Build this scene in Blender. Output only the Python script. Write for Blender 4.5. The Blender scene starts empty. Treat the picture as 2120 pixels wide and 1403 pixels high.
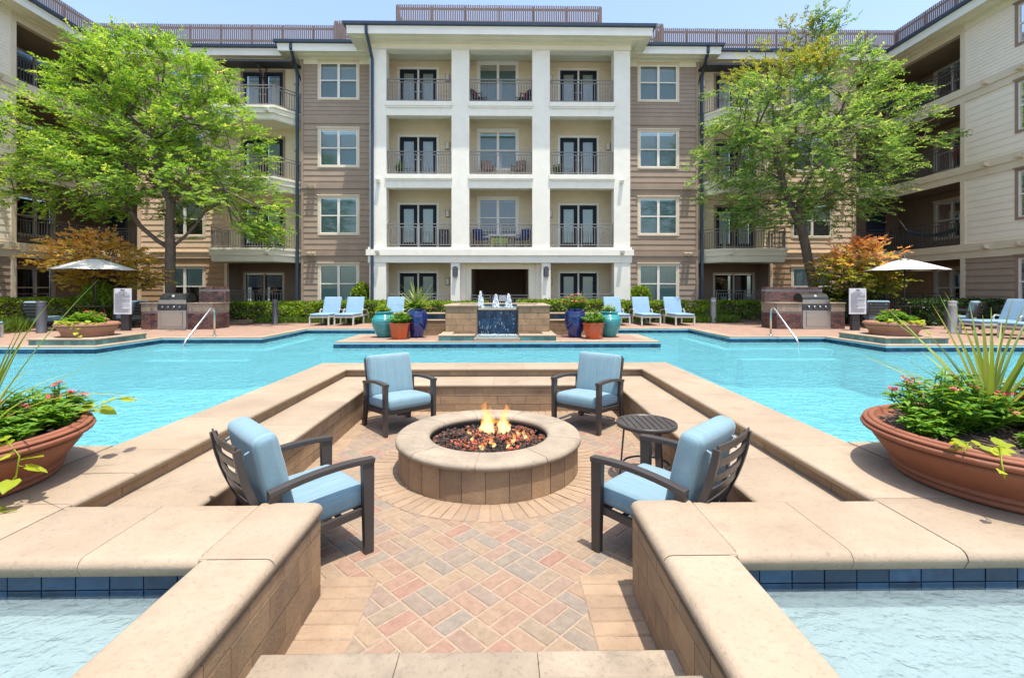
import bpy, bmesh, math, random
import numpy as np
from mathutils import Vector, Matrix
random.seed(7); rng = np.random.default_rng(11)
R = math.radians
C = bpy.context.scene.collection
SC = bpy.context.scene

# ---------------------------------------------------------------- camera, sky, sun, exposure
cam = bpy.data.cameras.new("camera"); cam_o = bpy.data.objects.new("camera", cam); C.objects.link(cam_o)
cam.sensor_width = 36.0; cam.lens = 975 / 2120 * 36.0
cam.shift_y = -99.5 / 2120
cam.clip_start = 0.05; cam.clip_end = 500
cam_o.location = (0.155, 0.0, 1.216)
cam_o.rotation_euler = (R(90), 0, -0.016)
SC.camera = cam_o

SUN = Vector((0.115, -0.18, 1.0)).normalized()        # direction towards the sun
world = bpy.data.worlds.new("World"); SC.world = world; world.use_nodes = True
wn = world.node_tree; bg = wn.nodes["Background"]
sky = wn.nodes.new("ShaderNodeTexSky"); sky.sky_type = 'NISHITA'; sky.sun_disc = False
sky.sun_elevation = math.asin(SUN.z); sky.sun_rotation = math.atan2(SUN.x, SUN.y)
sky.air_density = 1.0; sky.dust_density = 2.2; sky.ozone_density = .6; sky.altitude = 100
wn.links.new(sky.outputs[0], bg.inputs[0]); bg.inputs[1].default_value = 0.15
sl = bpy.data.lights.new("sun", 'SUN'); sl.energy = 2.9; sl.angle = R(0.5); sl.color = (1.0, 0.95, 0.87)
so = bpy.data.objects.new("sun", sl); C.objects.link(so)
so.rotation_euler = (-SUN).to_track_quat('-Z', 'Y').to_euler()
SC.view_settings.view_transform = 'Standard'; SC.view_settings.look = 'None'
SC.view_settings.exposure = 1.24; SC.view_settings.gamma = 1.0
SC.cycles.max_bounces = 10; SC.cycles.transparent_max_bounces = 24
SC.cycles.diffuse_bounces = 5; SC.cycles.glossy_bounces = 4
SC.cycles.caustics_reflective = False; SC.cycles.caustics_refractive = False
SC.cycles.sample_clamp_indirect = 6.0
SC.cycles.use_denoising = True

# ---------------------------------------------------------------- materials
def ramp(nt, fac, cols, interp='LINEAR'):
    r = nt.nodes.new("ShaderNodeValToRGB"); r.color_ramp.interpolation = interp
    el = r.color_ramp.elements
    while len(el) < len(cols): el.new(0.5)
    for i, (p, c) in enumerate(cols):
        el[i].position = p; el[i].color = (*c, 1)
    nt.links.new(fac, r.inputs[0]); return r.outputs[0]
def noise(nt, scale, detail=4, rough=.55, vec=None, sxyz=None):
    n = nt.nodes.new("ShaderNodeTexNoise"); n.inputs['Scale'].default_value = scale
    n.inputs['Detail'].default_value = detail; n.inputs['Roughness'].default_value = rough
    tc = nt.nodes.new("ShaderNodeTexCoord"); src = tc.outputs['Object']
    if sxyz:
        m = nt.nodes.new("ShaderNodeMapping"); m.inputs['Scale'].default_value = sxyz
        nt.links.new(src, m.inputs[0]); src = m.outputs[0]
    nt.links.new(src, n.inputs['Vector']); return n.outputs['Fac']
def attr(nt, name='tint'):
    a = nt.nodes.new("ShaderNodeAttribute"); a.attribute_name = name; return a.outputs['Fac']
def mixc(nt, fac, a, b, mode='MIX'):
    m = nt.nodes.new("ShaderNodeMix"); m.data_type = 'RGBA'; m.blend_type = mode
    if isinstance(fac, float): m.inputs[0].default_value = fac
    else: nt.links.new(fac, m.inputs[0])
    for i, s in ((6, a), (7, b)):
        if isinstance(s, tuple): m.inputs[i].default_value = (*s, 1)
        else: nt.links.new(s, m.inputs[i])
    return m.outputs[2]
def maths(nt, op, a, b=None):
    m = nt.nodes.new("ShaderNodeMath"); m.operation = op
    for i, s in ((0, a), (1, b)):
        if s is None: continue
        if isinstance(s, (int, float)): m.inputs[i].default_value = s
        else: nt.links.new(s, m.inputs[i])
    return m.outputs[0]
MATS = {}
def mat(name, c1, c2=None, scale=6.0, rough=.6, bump=0.0, bscale=60.0, tint=None, metal=0.0, spec=.5, sxyz=None, stain=None, coat=0.0, sheen=0.0, contrast=(.32, .68), speck=0):
    """tint: list of (pos, colour) read through the per-face 'tint' value; multiplied by the noise pair."""
    m = bpy.data.materials.new(name); m.use_nodes = True; nt = m.node_tree; b = nt.nodes['Principled BSDF']
    c2 = c2 or tuple(x * .82 for x in c1)
    f = noise(nt, scale, 6, .6, sxyz=sxyz)
    col = ramp(nt, f, [(contrast[0], c2), (contrast[1], c1)])
    if tint:
        tcol = ramp(nt, attr(nt), tint, 'LINEAR')
        col = mixc(nt, 1.0, tcol, col, 'MULTIPLY')
    if stain:
        sc, scol, lo, hi = stain[:4]
        col = mixc(nt, ramp(nt, noise(nt, sc, 7, .7, sxyz=stain[4] if len(stain) > 4 else None), [(lo, (0, 0, 0)), (hi, (1, 1, 1))]), col, scol)
    if speck:
        k = ramp(nt, noise(nt, 38, 5, .75), [(.36, G(1 - speck)), (.46, G(1)), (.62, G(1)), (.74, G(1 + .25 * speck))]); col = mixc(nt, 1.0, col, k, 'MULTIPLY')
        k = ramp(nt, noise(nt, 9, 4, .7), [(.3, G(1 - .3 * speck)), (.7, G(1.0 + .16 * speck))]); col = mixc(nt, 1.0, col, k, 'MULTIPLY')
    nt.links.new(col, b.inputs['Base Color'])
    b.inputs['Roughness'].default_value = rough; b.inputs['Metallic'].default_value = metal
    b.inputs['Specular IOR Level'].default_value = spec
    b.inputs['Coat Weight'].default_value = coat
    if sheen: b.inputs['Sheen Weight'].default_value = sheen
    if bump:
        bn = nt.nodes.new("ShaderNodeBump"); bn.inputs['Strength'].default_value = bump; bn.inputs['Distance'].default_value = .01
        nt.links.new(noise(nt, bscale, 6, .6), bn.inputs['Height']); nt.links.new(bn.outputs[0], b.inputs['Normal'])
    MATS[name] = m; return m
G = lambda v: (v, v, v)
TV = [(0, G(.84)), (1, G(1.12))]
mat('sandstone', (.362, .281, .197), (.30, .226, .152), 1.5, .78, .3, 90, [(0, G(.9)), (1, G(1.07))], stain=(2.0, (.22, .165, .115), .52, .86), speck=.2)
mat('sandstone_weathered', (.35, .285, .205), (.25, .20, .145), 2.6, .82, .35, 80, [(0, G(.92)), (1, G(1.06))], stain=(4.5, (.15, .125, .095), .5, .8), speck=.22)
mat('stone_tile', (.34, .225, .125), (.26, .17, .095), 4, .8, .4, 60, [(0, (.82, .82, .83)), (.5, (1, 1, 1)), (1, (1.2, 1.16, 1.1))], stain=(6, (.17, .115, .075), .5, .85), speck=.15)
mat('mortar', (.36, .295, .22), (.27, .22, .165), 20, .9)
mat('joint_sand', (.33, .25, .175), (.25, .185, .13), 40, .95)
mat('paver', (.80, .80, .79), (.60, .59, .58), 26, .85, .5, 160,
    [(0, (.375, .215, .155)), (.18, (.38, .245, .17)), (.34, (.395, .28, .18)), (.5, (.37, .27, .18)), (.64, (.33, .26, .185)), (.78, (.30, .25, .20)), (.9, (.335, .24, .18)), (1, (.385, .245, .17))])
mat('tan_paver', (.335, .235, .15), (.27, .185, .118), 6, .85, .5, 120, [(0, G(.92)), (1, G(1.06))], speck=.15)
mat('deck_brick', (.33, .21, .15), (.24, .15, .11), 2.5, .85, .3, 90, speck=.15)
mat('bbq_brick', (.15, .08, .066), (.09, .05, .045), 12, .8, .3, 60, [(0, (.6, .6, .75)), (.5, (1, 1, 1)), (1, (1.5, 1.25, 1.1))])
mat('brick_mortar', (.30, .27, .25), None, 20, .9)
mat('pool_tile', (.018, .06, .125), (.010, .032, .07), 9, .15, .1, 40, [(0, (.6, .6, .6)), (1, (1.6, 1.5, 1.4))], spec=.5)
mat('teal_tile', (.13, .27, .24), (.07, .16, .15), 9, .3, .1, 40, [(0, G(.7)), (1, G(1.35))])
mat('grout', (.05, .075, .09), None, 20, .8)
mat('pool_plaster', (.33, .66, .71), (.28, .60, .66), 1.5, .8)
mat('shallow_plaster', (.33, .40, .39), (.29, .36, .35), 5, .8)
mat('stucco', (.80, .765, .655), (.74, .70, .60), 3.0, .85, .35, 70, stain=(1.6, (.58, .55, .47), .6, .9, (3.2, 3.2, .4)))
mat('cream_siding', (.74, .64, .45), (.68, .58, .40), 2, .7)
mat('brown_siding', (.35, .262, .195), (.30, .225, .165), 2, .7)
mat('peach_siding', (.72, .545, .38), (.66, .49, .34), 2, .7)
mat('tan_siding', (.42, .265, .15), (.37, .23, .13), 2, .7)
mat('pale_siding', (.84, .745, .61), (.78, .69, .56), 1.2, .7)
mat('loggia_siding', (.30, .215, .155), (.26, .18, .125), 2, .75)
mat('trim', (.70, .60, .45), (.64, .54, .40), 2, .65)
mat('white_trim', (.80, .78, .69), (.75, .73, .64), 2, .65)
mat('brown_trim', (.30, .21, .15), (.26, .18, .13), 2, .65)
mat('soffit', (.78, .735, .58), (.73, .69, .54), 2, .75)
mat('gutter_metal', (.035, .055, .085), (.028, .045, .07), 5, .4, metal=.2)
mat('railing_metal', (.22, .20, .185), (.19, .175, .16), 5, .45)
mat('dark_railing_metal', (.075, .07, .068), None, 5, .45)
mat('door_paint', (.012, .020, .030), None, 5, .6, spec=.2)
mat('blind', (.66, .71, .68), (.60, .65, .63), 3, .7)
mat('blind_teal', (.36, .49, .47), (.31, .43, .41), 3, .7)
mat('dark_room', (.012, .011, .010), None, 3, .9)  # near-black paint standing in for the shade of unlit rooms
mat('concrete', (.42, .39, .34), None, 3, .85)
mat('lamp_glass', (.85, .80, .68), None, 3, .3)
mat('fence_wood', (.20, .15, .135), (.145, .11, .10), 2, .85, sxyz=(12, 12, 1))
mat('roof_metal', (.10, .11, .12), None, 3, .6)
mat('chair_metal', (.055, .047, .043), (.045, .038, .035), 8, .38, spec=.5)
mat('terracotta', (.255, .088, .042), (.20, .066, .030), 3.0, .72, .25, 60, stain=(5, (.31, .15, .095), .58, .9), speck=.12)
mat('terracotta_pale', (.40, .185, .115), (.33, .15, .09), 3.0, .7, .2, 60)
mat('turquoise_glaze', (.035, .30, .30), (.02, .20, .21), 4, .12, coat=.6)
mat('blue_glaze', (.012, .035, .19), (.008, .02, .10), 3, .1, coat=.6, sxyz=(4, 4, .6))
mat('orange_glaze', (.52, .085, .018), (.44, .065, .012), 4, .22, coat=.4)
mat('mulch', (.13, .085, .06), (.05, .032, .024), 60, .95, .8, 90, contrast=(.4, .6))
mat('lava', (.10, .065, .05), (.018, .014, .013), 40, .9, .9, 90, [(0, (.45, .45, .5)), (.45, (1, .9, .8)), (.7, (2.6, 1.5, 1.0)), (1, (4.6, 1.7, .9))])  # brown rock tones; the orange end is firelight put into the colour
mat('steel', (.52, .50, .46), (.42, .41, .38), 3, .33, metal=.95, sxyz=(.3, .3, 30))
mat('dark_steel', (.07, .072, .07), None, 3, .35, metal=.6)
mat('chrome_rail', (.62, .62, .60), None, 3, .2, metal=1)
mat('white_frame', (.60, .58, .52), None, 4, .5)
mat('lounger_fabric', (.20, .32, .43), (.17, .285, .39), 5, .85, .2, 150)
mat('umbrella_cloth', (.58, .57, .53), (.53, .52, .49), 2, .85)
mat('sign_white', (.66, .66, .67), None, 3, .5)
mat('sign_ink', (.16, .17, .20), None, 3, .6)
mat('dark_post', (.035, .032, .032), None, 4, .5)
mat('bollard_dark', (.075, .075, .085), None, 4, .4)
mat('bollard_grey', (.26, .25, .25), None, 4, .45)
mat('bark', (.15, .115, .085), (.085, .062, .046), 14, .95, .9, 40, sxyz=(1, 1, .25))
mat('bark_dark', (.085, .062, .05), (.045, .034, .028), 14, .95, .9, 40, sxyz=(1, 1, .25))
mat('foam', (.74, .79, .81), (.66, .73, .76), 30, .5, .5, 60)
mat('petal_pink', (.50, .028, .06), (.36, .02, .05), 20, .6)
mat('petal_coral', (.68, .20, .13), (.60, .14, .10), 20, .6)
mat('red_cloth', (.35, .03, .05), None, 5, .9)
mat('navy_cloth', (.012, .05, .19), None, 5, .9)
mat('white_cloth', (.75, .75, .74), None, 5, .9)
mat('black_plastic', (.02, .02, .022), None, 5, .5)
mat('orange_wood', (.36, .14, .05), None, 6, .6)
mat('lime_plastic', (.32, .45, .09), None, 5, .5)
mat('yellow_plastic', (.62, .50, .05), None, 5, .5)
mat('hammock_cloth', (.03, .13, .20), None, 5, .9)

def fabric_mat():
    m = bpy.data.materials.new('blue_cushion'); m.use_nodes = True; nt = m.node_tree; b = nt.nodes['Principled BSDF']
    f = noise(nt, 5.5, 5, .75, sxyz=(14, .5, .5))
    g = noise(nt, 3, 4, .6)
    col = ramp(nt, f, [(.28, (.105, .19, .235)), (.5, (.155, .255, .30)), (.72, (.205, .315, .36))])
    col = mixc(nt, maths(nt, 'MULTIPLY', g, .35), col, (.185, .295, .335))
    nt.links.new(col, b.inputs['Base Color']); b.inputs['Roughness'].default_value = .9
    b.inputs['Sheen Weight'].default_value = .15
    bn = nt.nodes.new("ShaderNodeBump"); bn.inputs['Strength'].default_value = .35; bn.inputs['Distance'].default_value = .012
    h = maths(nt, 'ADD', noise(nt, 5, 3, .6), maths(nt, 'MULTIPLY', noise(nt, 300, 2, .6), .25))
    nt.links.new(h, bn.inputs['Height']); nt.links.new(bn.outputs[0], b.inputs['Normal'])
    MATS['blue_cushion'] = m
fabric_mat()
def leaf_mat(name, cols, trans=.35, rough=.45):
    m = bpy.data.materials.new(name); m.use_nodes = True; nt = m.node_tree
    b = nt.nodes['Principled BSDF']; out = nt.nodes['Material Output']
    col = ramp(nt, attr(nt), cols)
    nt.links.new(col, b.inputs['Base Color']); b.inputs['Roughness'].default_value = rough
    b.inputs['Specular IOR Level'].default_value = .35
    t = nt.nodes.new("ShaderNodeBsdfTranslucent"); tc = mixc(nt, 1.0, col, (1.5, 1.35, .45), 'MULTIPLY'); nt.links.new(tc, t.inputs[0])
    mx = nt.nodes.new("ShaderNodeMixShader"); mx.inputs[0].default_value = trans
    nt.links.new(b.outputs[0], mx.inputs[1]); nt.links.new(t.outputs[0], mx.inputs[2]); nt.links.new(mx.outputs[0], out.inputs[0])
    MATS[name] = m
leaf_mat('leaf_elm', [(0, (.075, .17, .03)), (.5, (.185, .345, .055)), (.85, (.34, .48, .10)), (1, (.48, .55, .16))], .5)
leaf_mat('leaf_elm_pale', [(0, (.07, .16, .05)), (.5, (.175, .315, .09)), (.85, (.33, .45, .17)), (1, (.50, .54, .28))], .48)
leaf_mat('leaf_yellow', [(0, (.16, .20, .03)), (.5, (.28, .29, .05)), (1, (.40, .32, .08))], .4)
leaf_mat('leaf_maple', [(0, (.26, .30, .04)), (.35, (.50, .42, .10)), (.7, (.68, .45, .19)), (1, (.75, .45, .30))], .6)
leaf_mat('leaf_maple_red', [(0, (.17, .25, .03)), (.35, (.36, .38, .06)), (.6, (.68, .38, .20)), (1, (.80, .30, .25))], .55)
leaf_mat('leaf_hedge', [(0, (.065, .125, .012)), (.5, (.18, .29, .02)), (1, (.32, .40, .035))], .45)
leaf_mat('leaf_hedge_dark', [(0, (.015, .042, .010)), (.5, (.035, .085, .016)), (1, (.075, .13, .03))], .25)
leaf_mat('leaf_bush', [(0, (.04, .10, .013)), (.5, (.10, .235, .022)), (1, (.20, .36, .035))], .4)
leaf_mat('leaf_lime', [(0, (.22, .32, .02)), (1, (.40, .45, .03))], .45)
leaf_mat('leaf_blade', [(0, (.12, .19, .04)), (.6, (.24, .31, .08)), (1, (.40, .38, .14))], .35)
leaf_mat('grass_blade', [(0, (.06, .12, .012)), (1, (.16, .25, .03))], .3)

def glass_mat(name, tint, gl=1.0, base=.06):
    m = bpy.data.materials.new(name); m.use_nodes = True; nt = m.node_tree; out = nt.nodes['Material Output']
    nt.nodes.remove(nt.nodes['Principled BSDF'])
    t = nt.nodes.new("ShaderNodeBsdfTransparent"); t.inputs[0].default_value = (*tint, 1)
    g = nt.nodes.new("ShaderNodeBsdfGlossy"); g.inputs['Roughness'].default_value = .02
    lw = nt.nodes.new("ShaderNodeFresnel"); lw.inputs['IOR'].default_value = 1.5
    fac = maths(nt, 'MINIMUM', maths(nt, 'ADD', maths(nt, 'MULTIPLY', lw.outputs[0], gl), base), .9)
    bn = nt.nodes.new("ShaderNodeBump"); bn.inputs['Strength'].default_value = .06; bn.inputs['Distance'].default_value = .02
    nt.links.new(noise(nt, 1.5, 2), bn.inputs['Height']); nt.links.new(bn.outputs[0], g.inputs['Normal'])
    mx = nt.nodes.new("ShaderNodeMixShader"); nt.links.new(fac, mx.inputs[0])
    nt.links.new(t.outputs[0], mx.inputs[1]); nt.links.new(g.outputs[0], mx.inputs[2]); nt.links.new(mx.outputs[0], out.inputs[0])
    MATS[name] = m
glass_mat('window_glass', (.80, .92, .90), 1.0, .05)
glass_mat('dark_glass', (.30, .36, .38), 1.3, .08)
def water_mat(name, tint, body, wbody, bscale, bstr, dist=.06, gloss=.8):
    m = bpy.data.materials.new(name); m.use_nodes = True; nt = m.node_tree; out = nt.nodes['Material Output']
    nt.nodes.remove(nt.nodes['Principled BSDF'])
    bn = nt.nodes.new("ShaderNodeBump"); bn.inputs['Strength'].default_value = bstr; bn.inputs['Distance'].default_value = dist
    h = maths(nt, 'ADD', noise(nt, bscale, 3, .55, sxyz=(1, 1.5, 1)), maths(nt, 'ADD', maths(nt, 'MULTIPLY', noise(nt, bscale * 2.7, 3, .65), .55), maths(nt, 'MULTIPLY', noise(nt, bscale * .22, 2, .5), 1.6)))
    nt.links.new(h, bn.inputs['Height'])
    t = nt.nodes.new("ShaderNodeBsdfTransparent"); t.inputs[0].default_value = (*tint, 1)
    d = nt.nodes.new("ShaderNodeBsdfDiffuse"); d.inputs[0].default_value = (*body, 1); nt.links.new(bn.outputs[0], d.inputs['Normal'])
    mx = nt.nodes.new("ShaderNodeMixShader"); mx.inputs[0].default_value = wbody
    nt.links.new(t.outputs[0], mx.inputs[1]); nt.links.new(d.outputs[0], mx.inputs[2])
    g = nt.nodes.new("ShaderNodeBsdfGlossy"); g.inputs['Roughness'].default_value = .03; nt.links.new(bn.outputs[0], g.inputs['Normal'])
    fr = nt.nodes.new("ShaderNodeFresnel"); fr.inputs['IOR'].default_value = 1.33; nt.links.new(bn.outputs[0], fr.inputs['Normal'])
    m2 = nt.nodes.new("ShaderNodeMixShader"); nt.links.new(maths(nt, 'MULTIPLY', fr.outputs[0], gloss), m2.inputs[0])
    nt.links.new(mx.outputs[0], m2.inputs[1]); nt.links.new(g.outputs[0], m2.inputs[2]); nt.links.new(m2.outputs[0], out.inputs[0])
    MATS[name] = m
water_mat('pool_water', (.66, .94, .96), (.20, .56, .62), .45, 5.5, 1.0, .075, 1.0)
water_mat('shallow_water', (.90, .97, .97), (.31, .40, .41), .42, 7.0, 1.0, .04, .5)
def flame_mat():
    m = bpy.data.materials.new('flame'); m.use_nodes = True; nt = m.node_tree; out = nt.nodes['Material Output']
    nt.nodes.remove(nt.nodes['Principled BSDF'])
    col = ramp(nt, attr(nt), [(0, (1, .62, .22)), (.3, (1, .78, .38)), (.6, (1, .42, .07)), (1, (.95, .20, .02))])
    e = nt.nodes.new("ShaderNodeEmission"); nt.links.new(col, e.inputs[0]); e.inputs[1].default_value = 1.1
    t = nt.nodes.new("ShaderNodeBsdfTransparent")
    lw = nt.nodes.new("ShaderNodeLayerWeight"); lw.inputs[0].default_value = .35
    n = noise(nt, 22, 4, .6, sxyz=(1, 1, .35))
    edge = maths(nt, 'SUBTRACT', 1.0, lw.outputs['Facing'])
    a = maths(nt, 'MULTIPLY', maths(nt, 'POWER', edge, 1.8), maths(nt, 'SUBTRACT', 1.0, maths(nt, 'MULTIPLY', attr(nt), .72)))
    nz = maths(nt, 'MAXIMUM', maths(nt, 'MULTIPLY', maths(nt, 'SUBTRACT', n, .34), 3.2), .06)
    a = maths(nt, 'MINIMUM', maths(nt, 'MULTIPLY', a, nz), .42)
    mx = nt.nodes.new("ShaderNodeMixShader"); nt.links.new(a, mx.inputs[0])
    nt.links.new(t.outputs[0], mx.inputs[1]); nt.links.new(e.outputs[0], mx.inputs[2]); nt.links.new(mx.outputs[0], out.inputs[0])
    MATS['flame'] = m
flame_mat()
def firelit_rock_mat():
    m = bpy.data.materials.new('firelit_rock'); m.use_nodes = True; nt = m.node_tree; b = nt.nodes['Principled BSDF']
    n = noise(nt, 45, 5, .7)
    nt.links.new(ramp(nt, n, [(.35, (.05, .03, .025)), (.6, (.30, .09, .04))]), b.inputs['Base Color']); b.inputs['Roughness'].default_value = .9
    nt.links.new(ramp(nt, n, [(.42, (0, 0, 0)), (.62, (1, .16, .05)), (.8, (1, .42, .16))]), b.inputs['Emission Color']); b.inputs['Emission Strength'].default_value = .38  # emission and orange stand in for flame light falling on the rocks
    MATS['firelit_rock'] = m
firelit_rock_mat()

# ---------------------------------------------------------------- mesh builder
class MB:
    def __init__(s): s.v = []; s.f = []; s.t = []; s.m = []; s.sm = []
    def add(s, vs, fs, tint=.5, mi=0, smooth=False):
        k = len(s.v); s.v += [tuple(v) for v in vs]
        for f in fs:
            s.f.append(tuple(i + k for i in f)); s.t.append(tint); s.m.append(mi); s.sm.append(smooth)
    def quad(s, a, b, c, d, tint=.5, mi=0): s.add((a, b, c, d), ((0, 1, 2, 3),), tint, mi)
    def hexa(s, p, tint=.5, mi=0):     # 8 points: bottom 4 ccw, top 4 ccw
        s.add(p, ((3, 2, 1, 0), (4, 5, 6, 7), (0, 1, 5, 4), (1, 2, 6, 5), (2, 3, 7, 6), (3, 0, 4, 7)), tint, mi)
    def box(s, x0, x1, y0, y1, z0, z1, tint=.5, mi=0):
        if x0 > x1: x0, x1 = x1, x0
        if y0 > y1: y0, y1 = y1, y0
        s.hexa([(x0, y0, z0), (x1, y0, z0), (x1, y1, z0), (x0, y1, z0), (x0, y0, z1), (x1, y0, z1), (x1, y1, z1), (x0, y1, z1)], tint, mi)
    def bar(s, p, q, w, h, up=(0, 0, 1), tint=.5, mi=0, w2=None, h2=None):
        p = Vector(p); q = Vector(q); d = (q - p).normalized(); up = Vector(up)
        sd = d.cross(up)
        if sd.length < 1e-4: sd = d.cross(Vector((0, 1, 0)))
        sd.normalize(); u = sd.cross(d)
        w2 = w if w2 is None else w2; h2 = h if h2 is None else h2
        A = [p - sd * w / 2 - u * h / 2, p + sd * w / 2 - u * h / 2, p + sd * w / 2 + u * h / 2, p - sd * w / 2 + u * h / 2]
        B = [q - sd * w2 / 2 - u * h2 / 2, q + sd * w2 / 2 - u * h2 / 2, q + sd * w2 / 2 + u * h2 / 2, q - sd * w2 / 2 + u * h2 / 2]
        s.hexa(A + B, tint, mi)
    def path(s, pts, w, h, up=(0, 0, 1), tint=.5, mi=0, smooth=False):
        """rectangular section carried along a path"""
        pts = [Vector(p) for p in pts]; n = len(pts); vs = []; up = Vector(up)
        for i, p in enumerate(pts):
            d = (pts[min(i + 1, n - 1)] - pts[max(i - 1, 0)]).normalized()
            sd = d.cross(up)
            if sd.length < 1e-3: sd = d.cross(Vector((0, 1, 0)))
            sd.normalize(); u = sd.cross(d)
            vs += [p - sd * w / 2 - u * h / 2, p + sd * w / 2 - u * h / 2, p + sd * w / 2 + u * h / 2, p - sd * w / 2 + u * h / 2]
        fs = [(3, 2, 1, 0), tuple(4 * (n - 1) + k for k in range(4))]
        for i in range(n - 1):
            for k in range(4):
                a = 4 * i + k; b = 4 * i + (k + 1) % 4; fs.append((a, b, b + 4, a + 4))
        s.add(vs, fs, tint, mi, smooth)
    def tube(s, pts, r, n=8, tint=.5, mi=0):
        pts = [Vector(p) for p in pts]; m = len(pts); vs = []
        rs = r if isinstance(r, (list, tuple)) else [r] * m
        prev = None
        for i, p in enumerate(pts):
            d = (pts[min(i + 1, m - 1)] - pts[max(i - 1, 0)]).normalized()
            a = prev if prev is not None else (Vector((0, 0, 1)) if abs(d.z) < .9 else Vector((1, 0, 0)))
            sd = d.cross(a)
            if sd.length < 1e-4: sd = d.orthogonal()
            sd.normalize(); u = sd.cross(d).normalized(); prev = u
            for k in range(n):
                an = 2 * math.pi * k / n
                vs.append(p + (sd * math.cos(an) + u * math.sin(an)) * rs[i])
        fs = []
        for i in range(m - 1):
            for k in range(n):
                a = i * n + k; b = i * n + (k + 1) % n; fs.append((a, b, b + n, a + n))
        fs.append(tuple(range(n))[::-1]); fs.append(tuple((m - 1) * n + k for k in range(n)))
        s.add(vs, fs, tint, mi, True)
    def lathe(s, prof, n=48, c=(0, 0, 0), tint=.5, mi=0, smooth=True, cap=True, wob=None):
        vs = []; m = len(prof)
        for (r, z) in prof:
            for k in range(n):
                an = 2 * math.pi * k / n
                rr = r * (wob(an, z) if wob else 1)
                vs.append((c[0] + rr * math.cos(an), c[1] + rr * math.sin(an), c[2] + z))
        fs = []
        for i in range(m - 1):
            for k in range(n):
                a = i * n + k; b = i * n + (k + 1) % n; fs.append((a, b, b + n, a + n))
        if cap:
            fs.append(tuple(range(n))[::-1]); fs.append(tuple((m - 1) * n + k for k in range(n)))
        s.add(vs, fs, tint, mi, smooth)
    def build(s, name, mats, parent=None, recalc=False, bevel=0, autosmooth=None):
        me = bpy.data.meshes.new(name); me.from_pydata(s.v, [], s.f)
        if not isinstance(mats, (list, tuple)): mats = [mats]
        for x in mats: me.materials.append(MATS[x])
        a = me.attributes.new('tint', 'FLOAT', 'FACE'); a.data.foreach_set('value', s.t)
        me.polygons.foreach_set('material_index', s.m); me.polygons.foreach_set('use_smooth', s.sm)
        if recalc or bevel:
            bm = bmesh.new(); bm.from_mesh(me)
            if bevel:
                bmesh.ops.bevel(bm, geom=[e for e in bm.edges if e.is_manifold and e.calc_face_angle(0) > .5], offset=bevel, segments=2, profile=.6, affect='EDGES', clamp_overlap=True)
            bmesh.ops.recalc_face_normals(bm, faces=bm.faces); bm.to_mesh(me); bm.free()
        me.update()
        o = bpy.data.objects.new(name, me); C.objects.link(o)
        if parent: o.parent = parent
        return o
def leaves(name, cen, dirs, nor, length, width, mats, parent=None, tint=None, mi=None, fold=.0):
    """many small folded leaves as one mesh: each leaf two faces sharing a midrib"""
    n = len(cen); cen = np.asarray(cen); d = np.asarray(dirs); d = d / (np.linalg.norm(d, axis=1, keepdims=True) + 1e-9)
    nn = np.asarray(nor); sd = np.cross(d, nn); sd /= (np.linalg.norm(sd, axis=1, keepdims=True) + 1e-9)
    up = np.cross(sd, d)
    L = (np.ones(n) * length)[:, None]; W = (np.ones(n) * width)[:, None]
    V = np.empty((n, 4, 3))
    V[:, 0] = cen; V[:, 2] = cen + d * L
    V[:, 1] = cen + d * L * .45 + sd * W * .5 + up * W * fold
    V[:, 3] = cen + d * L * .45 - sd * W * .5 + up * W * fold
    me = bpy.data.meshes.new(name)
    me.vertices.add(n * 4); me.vertices.foreach_set('co', V.reshape(-1))
    base = np.arange(n) * 4
    if fold:
        loops = np.stack([base, base + 1, base + 2, base, base + 2, base + 3], 1).reshape(-1); per = 3; nf = 2 * n
    else:
        loops = np.stack([base, base + 1, base + 2, base + 3], 1).reshape(-1); per = 4; nf = n
    me.loops.add(len(loops)); me.loops.foreach_set('vertex_index', loops.astype(np.int32))
    me.polygons.add(nf); me.polygons.foreach_set('loop_start', (np.arange(nf) * per).astype(np.int32)); me.polygons.foreach_set('loop_total', np.full(nf, per, np.int32))
    t = np.asarray(tint if tint is not None else rng.random(n), dtype=np.float32)
    if fold: t = np.repeat(t, 2)
    a = me.attributes.new('tint', 'FLOAT', 'FACE'); a.data.foreach_set('value', t.astype(np.float32))
    if not isinstance(mats, (list, tuple)): mats = [mats]
    for x in mats: me.materials.append(MATS[x])
    if mi is not None:
        q = np.repeat(mi, 2) if fold else np.asarray(mi)
        me.polygons.foreach_set('material_index', q.astype(np.int32))
    me.update(); me.validate()
    o = bpy.data.objects.new(name, me); C.objects.link(o)
    if parent: o.parent = parent
    return o
def thing(name, label, cat, loc=(0, 0, 0), rotz=0, group=None):
    o = bpy.data.objects.new(name, None); C.objects.link(o); o.location = loc; o.rotation_euler = (0, 0, rotz)
    o.empty_display_size = .2
    o['label'] = label; o['category'] = cat
    if group: o['group'] = group
    return o
def tag(o, label, cat, group=None):
    o['label'] = label; o['category'] = cat
    if group: o['group'] = group
    return o
def struct(o, kind='structure'): o['kind'] = kind; return o
def dup(root, loc, rotz, label, group=None):
    r = root.copy(); C.objects.link(r); r.location = loc; r.rotation_euler = (0, 0, rotz); r['label'] = label
    if group: r['group'] = group
    for ch in list(root.children):
        c = ch.copy(); C.objects.link(c); c.parent = r
        for g in list(ch.children):
            d = g.copy(); C.objects.link(d); d.parent = c
    return r
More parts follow.
